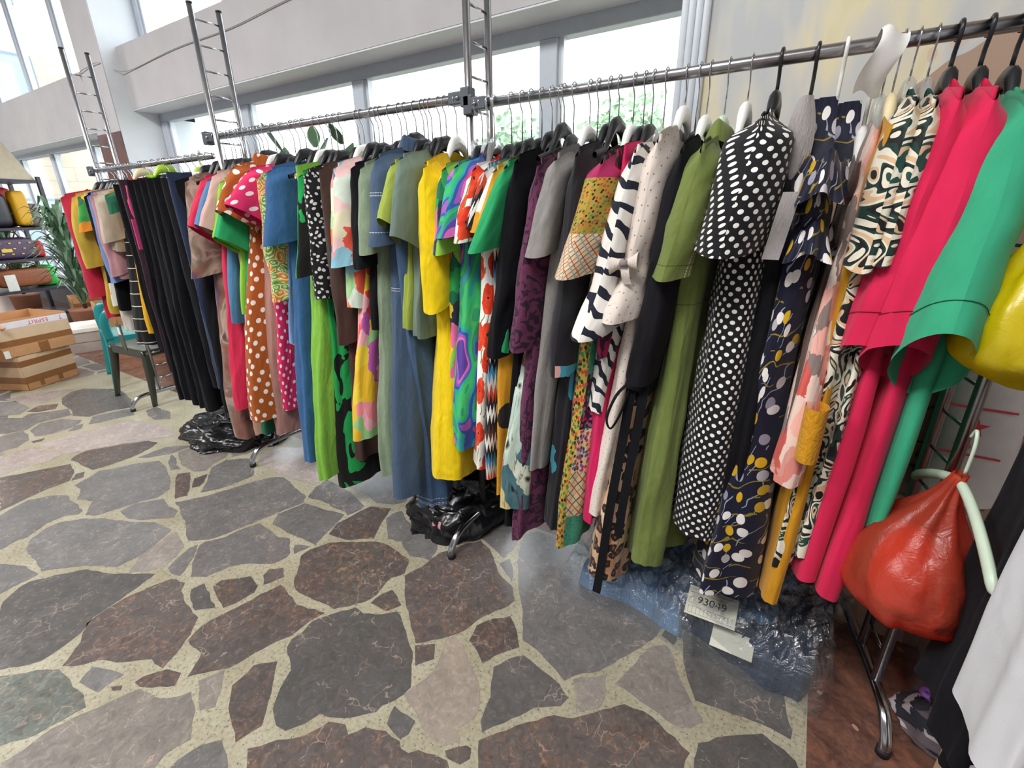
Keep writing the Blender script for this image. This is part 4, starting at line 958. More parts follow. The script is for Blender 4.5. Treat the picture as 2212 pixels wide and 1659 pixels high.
bl = ['first black skirt from the plum trousers, hanging long', 'second long black skirt from the plum trousers', 'third long black skirt from the plum trousers',
      'fourth long black skirt from the plum trousers', 'long black skirt directly beside the charcoal trousers']
for i, lab in enumerate(bl):
    G('skirt', lab, 'skirt', -3.15 + i * .075, .27 + .012 * (i % 2), f_blk2 if i % 2 else f_blk, zs=1.50, zn=1.525, w=.185, wh=.205, th=.035, flat=True, group=GA, folds=6, fa=.014, short='long black skirt no %s' % ('one', 'two', 'three', 'four', 'five')[i],
      hlabel='%s hanger with the %s' % (('black', 'black', 'grey', 'black', 'black')[i], lab.split(',')[0].replace('directly ', '')), hang=('black', 'black', 'grey', 'black', 'black')[i])
G('trousers', 'charcoal grey trousers hanging beside the navy trousers', 'trousers', -2.78, .42, f_char, zs=1.5, zn=1.52, w=.18, wh=.17, flat=True, group=GA, short='charcoal trousers')
G('trousers', 'navy blue trousers hanging straight near the tie dye dress', 'trousers', -2.71, .42, f_nvj, zs=1.5, zn=1.545, w=.18, wh=.17, flat=True, group=GA, short='navy trousers', hang='lime')
G('dress', 'long black dress between navy trousers and tie dye dress', 'dress', -2.65, .30, f_blk, zs=1.5, zn=1.55, w=.18, wh=.2, group=GA, short='black dress by navy trousers')
G('camisole', 'small crimson camisole tucked high under the far rail', 'top', -3.36, 1.28, f_redj, zs=1.545, zn=1.57, w=.09, wh=.12, group=GA, short='crimson camisole', hang='wood')
G('camisole', 'small lime green camisole tucked high under the far rail', 'top', -3.10, 1.30, f_lime, zs=1.55, zn=1.575, w=.11, wh=.12, group=GA, short='lime camisole', hang='lime')
# white clip hanger in front of the rail B end
t = thing('clip_hanger', 'white plastic clip hanger hung flat beside the tie dye dress', 'hanger', (-2.73, 1.39, 0), 0.9, 'hangers on the rails')
MB().tube([(0, -.16, 1.535), (0, .16, 1.575)], .010, 10, flat=.7).build('arm_bar', HCOL['white'], t)
for y in (-.13, .13): MB().box(-.016, .016, y - .022, y + .022, 1.47, 1.545).box(-.019, .019, y - .028, y + .028, 1.462, 1.478).build('clip', HCOL['white'], t, False, .003)
MB().tube(bez([(0, .018, 1.61), (0, .02, 1.64), (0, 0, 1.660), (0, -.02, 1.64), (0, -.01, 1.6), (0, 0, 1.555)], 5), .0055, 8).build('hook', HCOL['white'], t)

# ---------------------------------------------------------------- middle rail
G('dress', 'long brown and plum tie dye chiffon dress at the left end', 'dress', -2.55, .18, f_tie, 1.515, 1.565, sl=.44, slw=.10, splay=.04, t=.03, th=.06, wh=.24, group=GB, short='tie dye dress', folds=5, fa=.016)
G('dress', 'coral red short sleeved dress next to tie dye dress', 'dress', -2.41, .385, f_red, 1.515, 1.55, sl=0.27, slw=.085, splay=.085, cut=-.06, wh=0.25, group=GB, short='coral red dress')
G('t_shirt', 'dusty blue short sleeved top beside the coral red dress', 't-shirt', -2.355, .85, f_blue, 1.51, 1.55, sl=0.255, slw=.085, splay=.08, cut=-.055, group=GB, short='dusty blue top')
G('dress', 'pale pink short sleeved dress beside the dusty blue top', 'dress', -2.30, .42, f_pale, 1.53, 1.56, sl=0.28, slw=.085, splay=.08, cut=-.055, wh=.22, group=GB, short='pale pink dress')
G('dress', 'plain sand coloured long dress with hem below the rust polka dress', 'dress', -2.335, .25, f_sand, 1.49, 1.53, w=.15, wh=.22, group=GB, short='sand dress')
G('t_shirt', 'lime green top with longer sleeve beside the pale pink dress', 't-shirt', -2.255, .90, f_lime, 1.50, 1.545, sl=0.3, slw=.085, splay=.07, cut=-.055, group=GB, short='lime top')
G('t_shirt', 'leaf green top beside the rust polka dot dress', 't-shirt', -2.215, .88, f_grn, 1.485, 1.54, sl=.28, slw=.085, splay=.08, cut=-.055, group=GB, short='leaf green top')
G('skirt', 'bottle green skirt hem showing under the rust polka dot dress', 'skirt', -2.235, .285, f_dgr, 1.46, 1.50, w=.13, wh=.235, flat=True, group=GB, short='bottle green skirt')
G('dress', 'rust brown dress with white polka dots and shirt collar', 'dress', -2.155, .415, f_odot, 1.548, 1.585, sl=0.24, slw=.09, splay=.075, cut=-.06, t=.03, th=0.085, wh=0.32, collar=True, group=GB, short='rust polka dress', folds=3)
G('skirt', 'dusty rose skirt hem showing below the polka dot dresses', 'skirt', -2.10, .32, f_dust, 1.46, 1.50, w=.13, wh=.25, th=.05, flat=True, group=GB, short='dusty rose skirt')
G('dress', 'pink dress with white polka dots and flared sleeve', 'dress', -2.045, .455, f_pdot, 1.53, 1.567, sl=0.2, slw=.10, splay=.085, cut=-.06, t=.034, th=0.035, wh=0.215, group=GB, short='pink polka dress')
G('blouse', 'orange and green paisley blouse with frilled hem', 'blouse', -1.972, 1.0, f_pais, 1.505, 1.55, sl=.5, slw=.08, hemw=.014, group=GB, short='paisley blouse')
G('dress', 'blue chambray dress with elbow length sleeve', 'dress', -1.895, .225, f_den1, 1.525, 1.575, sl=0.28, slw=.10, splay=.035, t=.034, th=.045, wh=0.26, group=GB, short='blue chambray dress')
G('t_shirt', 'light blue top hem behind the blue chambray dress', 't-shirt', -1.935, .80, F('light blue jersey', '#7faad8'), 1.49, 1.53, w=.16, wh=.19, group=GB, short='light blue top')
G('dress', 'long lime linen dress with seamed hem', 'dress', -1.738, .205, f_lim2, 1.522, 1.56, t=0.036, th=0.034, wh=0.31, group=GB, short='lime linen dress', folds=3)
G('blouse', 'black blouse with small white flowers beside lime dress', 'blouse', -1.668, 1.02, f_bfl, 1.505, 1.555, sl=.46, slw=.08, group=GB, short='white flower blouse')
G('dress', 'long black dress with green brush stroke print', 'dress', -1.703, .135, f_bgr, 1.50, 1.555, sl=.37, slw=.08, splay=.06, th=.07, t=.018, wh=.225, group=GB, short='green brush print dress', folds=3)
G('dress', 'dark brown dress with long sleeve beside watercolour top', 'dress', -1.575, .30, f_brn, 1.52, 1.56, sl=.66, slw=.06, wh=.2, group=GB, short='dark brown dress')
G('blouse', 'pastel watercolour print blouse with wide elbow sleeve', 'blouse', -1.495, 1.0, f_wat, 1.52, 1.57, sl=0.34, slw=.105, splay=.03, t=.036, group=GB, short='watercolour blouse')
G('dress', 'yellow and pink painterly floral dress below watercolour blouse', 'dress', -1.47, .47, f_wat2, 1.48, 1.53, w=.15, wh=0.29, th=.055, group=GB, short='painterly floral dress', folds=2)
G('cardigan', 'plain black cardigan beside the sage dress', 'cardigan', -1.405, .92, f_blk, 1.515, 1.555, sl=.34, slw=.08, group=GB, short='plain black cardigan')
G('dress', 'sage green crinkled dress with elbow sleeve', 'dress', -1.357, .31, f_sage, 1.513, 1.567, sl=0.285, slw=.09, group=GB, t=.03, wh=0.26, th=.04, short='sage dress')
G('dress', 'long slate blue denim shirt dress with white topstitching', 'dress', -1.285, .245, f_den2, 1.535, 1.587, sl=0.275, slw=.105, t=.036, th=.06, collar=True, wh=0.28, group=GB, short='slate denim dress', folds=3)
den = bpy.context.scene.objects[-1]
G('jeans', 'blue jeans with frayed hems hanging lowest beside the bin bag', 'jeans', -1.232, .125, f_jean, 1.45, 1.49, w=.15, wh=.10, th=.05, flat=True, group=GB, short='frayed jeans', yoff=-.06)
G('t_shirt', 'olive lime top between denim dress and grey green top', 't-shirt', -1.213, .95, f_lol, 1.515, 1.55, sl=0.23, slw=.085, splay=.07, cut=-.05, group=GB, short='olive lime top', t=.018)
G('blouse', 'grey green crepe blouse beside the yellow dress', 'blouse', -1.175, .92, f_sgr, 1.53, 1.562, sl=0.3, slw=.10, cut=-.05, splay=.04, group=GB, short='grey green blouse', t=.022)
G('dress', 'bright yellow linen dress with draped sleeve on white hanger', 'dress', -1.105, .325, f_yel, 1.502, 1.56, sl=.43, slw=.10, splay=0.0, cut=.05, t=.04, th=.085, wh=0.235, group=GB, short='yellow dress', hang='white', folds=3, fa=.014, yaw=8, hemdip=-.05, nd=.09)

# ---------------------------------------------------------------- nearest rail
G('dress', 'multicolour jungle print dress behind the swirl print dress', 'dress', -1.00, .50, f_mul, 1.49, 1.525, sl=.25, slw=.09, group=GC, lean=-0.02, sx=-0.02, short='jungle print dress')
G('dress', 'green purple and blue swirl print dress', 'dress', -.952, .53, f_psy, 1.495, 1.53, sl=0.2, slw=.105, splay=.03, t=.035, th=.04, wh=0.235, group=GC, lean=-0.02, sx=-0.02, short='swirl print dress')
G('dress', 'white dress printed with large red poppies', 'dress', -.885, .465, f_pop, 1.485, 1.52, sl=0.205, slw=.09, wh=0.24, group=GC, lean=-0.02, sx=-0.04, short='poppy dress', th=.03)
G('dress', 'black and white zigzag ikat dress with red shoulder', 'dress', -.845, .43, f_ikat, 1.48, 1.525, sl=0.155, slw=.085, wh=0.225, group=GC, lean=-0.02, sx=-0.04, short='zigzag ikat dress', t=.02)
G('dress', 'mustard and white abstract print dress', 'dress', -.812, .37, f_mus, 1.477, 1.532, sl=0.165, slw=.085, wh=0.21, group=GC, lean=-0.02, sx=-0.05, short='mustard print dress', t=.02)
G('t_shirt', 'emerald green top with short sleeve beside black dress', 't-shirt', -.775, .92, f_gr2, 1.485, 1.53, sl=0.23, slw=.10, splay=.05, group=GC, lean=-0.03, sx=-0.07, short='emerald top', t=.02)
G('dress', 'long sleeved black dress beside the plum lace dress', 'dress', -.740, .25, f_blk, 1.497, 1.545, sl=0.58, slw=.065, wh=.22, group=GC, lean=-0.05, sx=-0.09, short='black long sleeved dress', t=.026)
G('dress', 'satin dress with large green and pink flowers', 'dress', -.712, .36, f_sat, 1.46, 1.50, w=.11, wh=.265, th=.05, group=GC, lean=-0.06, short='floral satin dress', neck=.04, folds=4, fa=.02, t=.015)
G('dress', 'plum lace print dress with long sleeve', 'dress', -.668, .245, f_pur, 1.487, 1.53, sl=0.53, slw=.075, wh=0.245, th=.035, group=GC, lean=-0.055, sx=-0.06, short='plum dress', hemw=.02)
G('dress', 'grey linen dress on a white hanger', 'dress', -.617, .53, f_gry, 1.497, 1.55, sl=0.25, slw=.085, group=GC, lean=-0.065, sx=-0.05, short='grey linen dress', hang='white', wh=0.235, t=.026)
G('long_top', 'turquoise top showing as a thin edge by grey dress', 'top', -.592, 1.05, f_cya, 1.45, 1.50, w=.17, wh=.19, t=.01, group=GC, short='turquoise top')
G('dress', 'black dress with orange and teal flowers near the hem', 'dress', -.557, .305, f_bor, 1.503, 1.55, sl=0.6, slw=.075, wh=.215, th=.035, group=GC, lean=-0.05, sx=-0.03, short='orange flower dress')
G('dress', 'patchwork print dress with green pink and plaid panels', 'dress', -.487, .27, f_pat, 1.482, 1.54, sl=0.285, slw=.105, splay=.03, wh=0.235, th=.036, t=.034, sleeve_m=f_plaid, group=GC, lean=-0.065, sx=-0.07, short='patchwork dress', hang='white')
pw = bpy.context.scene.objects
G('blouse', 'magenta and dark floral blouse beside hot pink dress', 'blouse', -.458, .95, f_mag, 1.495, 1.535, w=.19, t=.012, group=GC, short='magenta floral blouse')
G('dress', 'hot pink dress behind the navy striped blouse', 'dress', -.435, .38, f_hot, 1.503, 1.537, wh=.2, t=.018, group=GC, lean=-0.035, short='hot pink dress')
G('blouse', 'white blouse with navy brush stripes and bell sleeve', 'blouse', -.402, .78, f_str, 1.502, 1.53, sl=0.46, slw=.085, bell=.05, splay=.03, group=GC, lean=-0.07, sx=-0.09, short='navy striped blouse', hang='clear', t=.022, wh=.2)
cr = G('dress', 'cream dress with pin dots, bow and flared cuff', 'dress', -.350, .42, f_crm, 1.52, 1.572, sl=0.43, slw=.075, bell=.055, splay=.0, group=GC, lean=-0.1, sx=-0.07, short='cream bow dress', hang='white', t=.026, wh=.215, th=.03)
lp = G('dress', 'leopard print satin dress with black ribbon belt', 'dress', -.318, .20, f_leo, 1.47, 1.51, w=.12, wh=0.25, th=0.06, group=GC, lean=-0.09, short='leopard dress', neck=.05, fa=.014, t=.015)
G('jacket', 'black jacket with long sleeve beside the olive dress', 'jacket', -.293, .86, f_blk2, 1.494, 1.545, sl=0.575, slw=.075, group=GC, lean=-0.05, sx=-0.05, short='black jacket', hang='white', t=.024)
ol = G('dress', 'olive green cotton shirt dress with pleated skirt', 'dress', -.250, .315, f_olv, 1.492, 1.54, sl=0.285, slw=.105, splay=.01, collar=True, t=.034, th=.06, wh=.235, group=GC, lean=-0.035, sx=-0.05, sleeve_m=f_olvs, short='olive dress', hang='mint', folds=4, fa=.016, waist=.02)
G('dress', 'black cotton dress with white polka dots and wide sleeve', 'dress', -.138, .46, f_polka, 1.535, 1.582, sl=0.265, slw=.12, splay=0.03, t=.052, th=.075, st=.06, wh=.21, group=GC, lean=-0.01, sx=-0.03, short='black polka dress', nd=.08, folds=2, bend=.02, hookcol='black')
gl = G('dress', 'black dress with pale grey satin neckline lining', 'dress', -.066, .62, f_blk, 1.41, 1.45, w=.19, wh=.2, t=.022, group=GC, lean=-0.02, short='grey lined black dress', hookcol='black')
nv = G('dress', 'navy strappy dress with white and mustard circles and frills', 'dress', -.012, .29, f_nav, 1.42, 1.46, w=.20, wh=.215, th=0.078, t=.035, group=GC, lean=-0.05, short='navy circle dress', hang='white', neck=.07, hookcol='white', fa=.014)
G('blouse', 'brown sheer chiffon blouse next to navy circle dress', 'blouse', .050, .72, f_brc, 1.44, 1.49, w=0.13, wh=.22, th=.016, group=GC, short='brown chiffon blouse', t=.008, hang='white', hookcol='white')
G('blouse', 'rose floral satin blouse hanging beside the mustard dress', 'blouse', .070, .72, f_ros, 1.50, 1.55, w=0.14, wh=.25, t=.014, th=.03, group=GC, lean=-0.02, short='rose floral blouse', hang='clear')
mu = G('dress', 'mustard cotton dress with turned up cuff', 'dress', .088, .33, f_mu2, 1.50, 1.55, wh=.22, t=.012, th=.018, group=GC, lean=-0.02, short='mustard dress', hang='wood')
G('dress', 'cream and green tiger print dress, left one of the pair', 'dress', .113, .46, f_zeb, 1.545, 1.575, sl=0.3, slw=.07, group=GC, lean=-0.03, sx=-0.02, short='left tiger print dress', t=.014, th=.022, hang='clear', wh=.215)
G('dress', 'cream and green tiger print dress, right one beside the fuchsia dresses', 'dress', .142, .50, f_zeb, 1.54, 1.57, sl=0.28, slw=.07, group=GC, lean=-0.03, sx=-0.02, short='right tiger print dress', t=.014, th=.02, hang='clear', wh=.21, seed=4.2)
pa = G('dress', 'fuchsia pink dress with cuffed sleeve beside tiger print dress', 'dress', .176, .44, f_pnk, 1.55, 1.585, sl=0.5, slw=0.055, cut=-0.03, group=GC, lean=-0.035, sx=-0.042, st=0.032, hw0=0.065, seam=M_SEAMP, fold2=0.005, short='first fuchsia dress', t=.018, th=.03, wh=.22, folds=2, hookcol='black', splay=0.03)
pb = G('dress', 'fuchsia pink dress with cuffed sleeve behind the jade dress', 'dress', .222, .42, f_pnk, 1.545, 1.58, sl=0.5, slw=0.06, cut=-0.05, group=GC, lean=-0.045, sx=-0.032, st=0.046, hw0=0.065, seam=M_SEAMP, fold2=0.005, short='second fuchsia dress', t=.018, th=.036, wh=.225, folds=2, hookcol='black', seed=6.1, splay=0.065)
ja = G('dress', 'jade green dress with wide cuffed sleeve nearest the camera', 'dress', .270, .50, f_grn3, 1.525, 1.575, sl=0.47, slw=0.075, cut=-0.085, group=GC, lean=-0.03, sx=-0.03, seam=M_SEAMG, fold2=0.005, short='jade dress', t=.02, th=.014, st=0.048, wh=.215, folds=2, hookcol='black', splay=0.1, hw0=0.065, fa=.004)

# ---------------------------------------------------------------- details that ride on single garments
# bow of the cream dress, tied on the front edge of the sleeve
mb = MB()
for q in (-1, 1):
    mb.grid(lambda u, v, q=q: (-.050 + q * (.004 + .032 * u), -.238 + .012 * math.sin(v * 2 * PI) - .008 * u, 1.225 + (.008 + .014 * u) * math.cos(v * 2 * PI) + .008 * u * q), 6, 12)
mb.tube([(-.060, -.246, 1.225), (-.040, -.246, 1.225)], .009, 10)
mb.grid(lambda u, v: (-.06 + .022 * u + .008 * v, -.240 - .006 * math.sin(v * 4), 1.222 - .05 * v), 4, 6)
mb.build('bow', f_crm, cr)
# ribbon belt of the leopard dress: knot and two long tails on the front edge
mb = MB()
mb.grid(lambda u, v: (-.055 + .028 * u - .05 * v, -.225 - .035 * v + .006 * math.sin(v * 9), .90 - .74 * v), 3, 24)
mb.grid(lambda u, v: (-.02 + .026 * u - .03 * v, -.222 - .03 * v + .006 * math.sin(v * 7), .90 - .50 * v), 3, 18)
mb.tube(bez([(-.05, -.215, .90), (-.08, -.235, .86), (-.10, -.245, .79), (-.085, -.245, .76), (-.06, -.235, .82), (-.045, -.22, .895)], 5), .009, 6, flat=.35)
mb.tube([(-.055, -.225, .90), (-.015, -.228, .895)], .016, 8)
mb.build('ribbon_belt', f_blk, lp)
# lining, ribbon of the grey-lined dress
mb = MB(); mb.grid(lambda u, v: (.056 * (u - .5) * math.sin(PI * (.10 + .88 * v)) ** .7, -.135 - .012 * math.sin(PI * u), 1.575 - .20 * v), 10, 16)
mb.build('neckline_lining', f_lin, gl)
mb = MB(); mb.grid(lambda u, v: (.01 + .035 * (u - .5) - .02 * v, -.215 - .006 * math.sin(v * 6), 1.385 - .14 * v), 4, 8); mb.build('satin_ribbon', f_lin, gl)
# straps and frills of the navy dress
for yy, xx in ((-.10, -.018), (-.02, .028)):
    mb = MB(); mb.grid(lambda u, v, yy=yy, xx=xx: (xx + .034 * (u - .5) * (1 + 1.0 * v) + .004, yy + .02 * math.sin(v * 3) - .05 * v, 1.575 - .16 * v, u * .07, v * .16), 5, 12)
    mb.grid(lambda u, v, yy=yy, xx=xx: (xx + .034 * (u - .5) * (1 + 1.0 * v) - .006, yy + .012 + .02 * math.sin(v * 3) - .05 * v, 1.575 - .16 * v, u * .07, v * .16), 5, 12)
    mb.build('strap', f_nav, nv)
def frill(zc, r0, drop, flare, wv, w=.2, t=.04):
    def fn(u, v):
        a = u * 2 * PI
        k = 1 + flare * v + wv * v * math.sin(a * 11) * .5
        return (t * math.sin(a) * k, -w * math.cos(a) * (abs(math.cos(a)) ** -.15) * (1 + (k - 1) * .35), zc - drop * v + .012 * math.sin(a * 5 + v), a * .13, zc - drop * v)
    return MB().grid(fn, 90, 8)
frill(1.455, .2, .085, .7, .5).build('frill', f_nav, nv)
frill(1.32, .2, .07, .6, .5, .195, .045).build('frill', f_nav, nv)
# cuff of the mustard dress
MB().grid(lambda u, v: (-.014 + .024 * math.sin(u * 2 * PI), -.235 + .036 * math.cos(u * 2 * PI) - .01 * v, .93 - .13 * v), 20, 5).build('cuff', f_mu2, mu)
# empty clear hangers at the bracket
for i, x in enumerate((-1.022, -1.035 + .06, -1.035 + .085)):
    hanger(x, 1.49 - .01 * i, 1.545, .19, 'clear', ('first', 'second', 'third')[i] + ' empty clear hanger right of the bracketed rack frame', 'hangers on the rails', .25, hookcol='clear')
# extra hooks: more hangers sharing the rails without clothes
for i, (x, c, lab) in enumerate(((-2.50, 'black', 'empty black hanger at the left end of the middle rail'), (-2.44, 'black', 'empty black hanger behind the coral red dress'), (-2.37, 'black', 'empty black hanger above the pale pink dress'), (-2.19, 'black', 'empty black hanger behind the rust polka dress'), (-1.78, 'white', 'empty white hanger above the lime dress'), (-1.45, 'black', 'empty black hanger above the painterly floral dress'), (-1.25, 'black', 'empty black hanger right of the slate denim dress'), (-2.10, 'white', 'empty white hanger above the pink polka dot dress'), (-1.82, 'black', 'empty black hanger above the blue chambray dress'),
        (-1.55, 'white', 'empty white hanger beside the watercolour blouse'), (-1.33, 'grey', 'empty grey hanger above the slate denim dress'), (-1.15, 'black', 'empty black hanger left of the yellow dress'),
        (-.70, 'black', 'empty black hanger above the plum dress'), (-.53, 'black', 'empty black hanger above the orange flower dress'), (-.20, 'white', 'empty white hanger right of the olive dress'))):
    hanger(x, 1.515, 1.565, .18, c, lab, 'hangers on the rails')
w = thing('neck_display', 'folded white plastic sheet draped on the rail beside navy straps', 'sheet', (.06, 1.43, 0))
MB().grid(lambda u, v: (-.03 + .05 * u + .015 * math.sin(v * 5), -.02 - .07 * math.sin(v * 2.4) + .04 * u, 1.70 - .15 * abs(v - .2) + .008 * math.sin(u * 6)), 10, 16).build('sheet', HCOL['white'], w)

def text_mesh(name, txt, size, m, parent, loc, rot=(0, 0, 0), space=1.0):
    cu = bpy.data.curves.new(name + '_curve', 'FONT'); cu.body = txt; cu.size = size; cu.extrude = .0002
    cu.align_x = 'CENTER'; cu.align_y = 'CENTER'; cu.space_character = space
    tmp = bpy.data.objects.new('tmp_text', cu); C.objects.link(tmp)
    dg = bpy.context.evaluated_depsgraph_get()
    me = bpy.data.meshes.new_from_object(tmp.evaluated_get(dg))
    bpy.data.objects.remove(tmp); bpy.data.curves.remove(cu)
    me.materials.clear(); me.materials.append(m)
    o = bpy.data.objects.new(name, me); link(o, parent); o.location = loc; o.rotation_euler = rot
    return o
# ================================================================ bags on the floor
def bag_black():
    s = N('black bin liner plastic')
    nz, _ = s.noise(s.n('ShaderNodeMapping', {'Vector': s.warp(s.uv(src='Object'), 3, .3, 2), 'Rotation': (0, 0, .5), 'Scale': (1, 2.2, 1.4)}).outputs[0], 4.5, 2, .5, 1.2)
    MATS['bin'] = s.finish(hx('#101013'), .25, 0, .5, s.bump(nz, .5, .05)); return s.m
M_BIN = bag_black()
def crumple(p, seed, a=.03, f=5.0):
    v = Vector(p); n1 = 1 - abs(noise.noise(v * f + Vector((seed, 0, 0)))) * 2
    n2 = 1 - abs(noise.noise(v * f * 2.3 + Vector((0, seed, 0)))) * 2
    return a * (n1 + .5 * n2 - .6)
def lump(rx, ry, h, seed, a=.035, f=5.0, peak=None, nu=72, nv=40, sq=1.0):
    def fn(u, v):
        t = u * 2 * PI; ph = v * PI * .5
        cr = math.cos(ph) ** sq; z = math.sin(ph)
        d = Vector((math.cos(t) * cr, math.sin(t) * cr, z))
        k = 1 + crumple(d * .5, seed, a * 2.6, f * .75) * (1 - v ** 6)
        x, y = d.x * rx * k, d.y * ry * k
        zz = d.z * h * k
        if peak: zz += peak[2] * math.exp(-((d.x - peak[0]) ** 2 + (d.y - peak[1]) ** 2) / .12) * z
        return (x, y, max(.003, zz))
    return MB().grid(fn, nu, nv)
t = thing('bin_bag', 'full black bin bag on the floor under the yellow dress', 'bag', (-1.225, 1.52, 0))
lump(.245, .29, .235, 2.0, .05, 4.5, (.35, .1, .10)).build('liner', M_BIN, t)
MB().grid(lambda u, v: (.06 + .045 * (u - .5), -.268 - .012 * math.sin(v * 3), .055 + .05 * v), 5, 5).build('paper_scrap', mat('pink paper scrap', '#c9899a', .7), t)
t = thing('bin_bag', 'flat crumpled black plastic sheet under the black skirts', 'bag', (-3.02, 1.40, 0))
lump(.37, .27, .13, 7.0, .06, 5.0, (.1, .4, .16), sq=.8).build('liner', M_BIN, t)

M_FILM = film_mat('clear polythene film', '#f6f8fa', .17, .07, '#c9d2dc', .8, 1.0)
M_JEANL = fabric('light jean denim', twotone('#6d8db0', .2, 150, (1, .15, 1)))
M_JEAND = fabric('dark jean denim', twotone('#2a3850', .25, 150, (1, .15, 1)))
def slab(w, d, h, seed, a=.012, nu=40, nv=26):
    def fn(u, v):
        x = (u - .5); y = (v - .5)
        e = min(1.0, min(.5 - abs(x), .5 - abs(y)) / .09)
        z = h * (max(0, 1 - (1 - e) ** 2)) ** .5
        k = crumple((x * 2, y * 2, seed), seed, a, 4) * e
        return (x * w + .012 * math.sin(y * 9 + seed), y * d + .012 * math.sin(x * 8 + seed), max(.002, z + k))
    return MB().grid(fn, nu, nv)
def film_bag(name, label, loc, rz, w, d, h, jm, inner, seed):
    t = thing(name, label, 'bag', loc, rz)
    slab(w + .05, d + .04, h + .022, seed, .05, 90, 70).build('film', M_FILM, t)
    for (dx, dy, ww, dd, hh, m_) in inner:
        o = slab(ww, dd, hh, seed + dx).build('folded_jeans', m_, t); o.location = (dx, dy, 0)
    return t
film_bag('jeans_bag', 'clear plastic bag of pale jeans under the leopard and olive dresses', (-.32, 1.50, 0.001), -.12, .46, .42, .10, None, [(0, 0, .40, .36, .10, M_JEANL), (.10, .02, .18, .30, .115, M_JEANL)], 1.3)
jb = film_bag('jeans_bag', 'clear plastic bag of dark jeans with a paper label', (.045, 1.475, 0.001), -.20, .46, .42, .13, None, [(-.06, .05, .28, .30, .12, M_JEANL), (.10, -.02, .20, .38, .10, M_JEAND), (.0, -.13, .36, .12, .08, M_JEAND)], 4.1)
lab = MB().box(-.075, .075, -.052, .052, 0, .0015).build('paper_label', mat('label paper', '#cfcdbd', .7), jb, False)
lab.location = (-.085, -.172, .146); lab.rotation_euler = (.30, -.02, .22)
text_mesh('number', '93049', .036, M_BLACKINK, lab, (0, .006, .002))
mb = MB()
for k in range(12): mb.box(-.066 + k * .0118, -.0655 + k * .0118, -.045, -.022, .0016, .0021)
for y in (-.045, -.022, .028, .041): mb.box(-.066, .066, y, y + .0006, .0016, .0021)
mb.build('ruled_grid', M_BLACKINK, lab, False)
o = MB().box(-.06, .06, -.035, .035, 0, .0012).build('paper_label', mat('label paper', '#cfcdbd'), jb, False); o.location = (.0, -.205, .085); o.rotation_euler = (.35, 0, .2)

# ================================================================ cardboard boxes and chairs at the far left
def carton(label, loc, rz, w, d, h, stripes, flare=0.0, group='cardboard boxes on the floor', rim=True):
    t = thing('cardboard_box', label, 'box', loc, rz, group)
    mb = MB(); th = .006
    def wall(x0, y0, x1, y1, nx, ny):
        a = [(x0, y0, 0), (x1, y1, 0), (x1 + flare * (1 if x1 > w / 2 else -1) * 0, y1, h), (x0, y0, h)]
        b = [(p[0] - nx * th, p[1] - ny * th, p[2]) for p in a]
        mb.add(a + b, [(0, 1, 2, 3), (7, 6, 5, 4), (3, 2, 6, 7), (0, 3, 7, 4), (1, 5, 6, 2), (0, 4, 5, 1)])
    wall(0, 0, w, 0, 0, -1); wall(w, 0, w, d, 1, 0); wall(w, d, 0, d, 0, 1); wall(0, d, 0, 0, -1, 0)
    mb.box(0, w, 0, d, 0, th)
    mb.build('shell', M_CARD, t, False)
    for (z0, z1, m_, nm) in stripes:
        MB().box(-.0012, w + .0012, -.0012, 0, z0, z1).box(w, w + .0012, -.0012, d, z0, z1).box(-.0012, 0, -.0012, d, z0, z1).build(nm, m_, t, False)
    return t
# local x runs along the long face, local y goes back; the near face is y = 0
rz = math.radians(-27)
# lower box: near right corner on the floor at (-5.26, .94)
c_, s_ = math.cos(math.radians(63)), math.sin(math.radians(63))
BR = math.radians(116)       # long face looks toward +x (the camera side)
lowb = carton('lower open cardboard box with brown tape stripes, on the floor', (-5.26, .94, 0), BR, .42, .55, .285,
              [(.06, .115, M_TAPE, 'packing_tape'), (.20, .25, M_TAPE, 'packing_tape'), (.115, .20, M_CARDL, 'pale_band'), (.25, .285, M_CARDL, 'pale_band')])
for a_, b_ in ((.10, .13), (.25, .285)): MB().box(a_, b_, -.003, -.001, .02, .07).build('tape_patch', M_TAPE, lowb, False)
upb = carton('upper open cardboard box with white printed tape, stacked on the lower box', (-5.215, .72, .29), math.radians(106), .66, .46, .29,
             [(.0, .085, M_CARD, 'lower_band'), (.085, .135, M_TAPE, 'packing_tape'), (.135, .225, M_CARDL, 'pale_band')])
tp = MB().box(-.001, .661, -.0016, -.0002, .225, .275).build('printed_tape', mat('white packing tape', '#d9d3d8', .35), upb, False)
for i, (txt, x) in enumerate((('ESPRIT', .06), ('ESPRIT', .36), ('T', .61))):
    text_mesh('lettering', txt, .045, M_REDINK, tp, (x + .09 if len(txt) > 1 else x, -.0022, .25), (PI / 2, PI, 0), 1.1)
for a_, b_ in ((.10, .16), (.40, .47)): MB().box(a_, b_, -.003, -.001, .0, .08).build('tape_patch', M_TAPE, upb, False)
MB().box(.165, .20, -.003, -.001, .0, .06).build('white_tape_patch', M_PAPER, upb, False)
# a brown handbag lying over the box edge
t = thing('strap_bag', 'dark brown and tan bag strap hanging over the upper cardboard box', 'bag', (-5.36, .80, .50))
MB().tube(bez([(.10, -.05, .10), (.10, .02, .13), (.13, .07, .09), (.16, .12, .03)], 6), [.04] * 7 + [.036] * 6 + [.028] * 6, 10, flat=.6).build('tan_flap', mat('tan leather', '#b98a6a', .5), t)
MB().tube(bez([(.14, -.2, .02), (.16, -.08, .10), (.17, .02, .04), (.19, .04, -.02)], 6), .035, 10, flat=.6).build('dark_panel', mat('dark brown leather', '#3a2b33', .45), t)
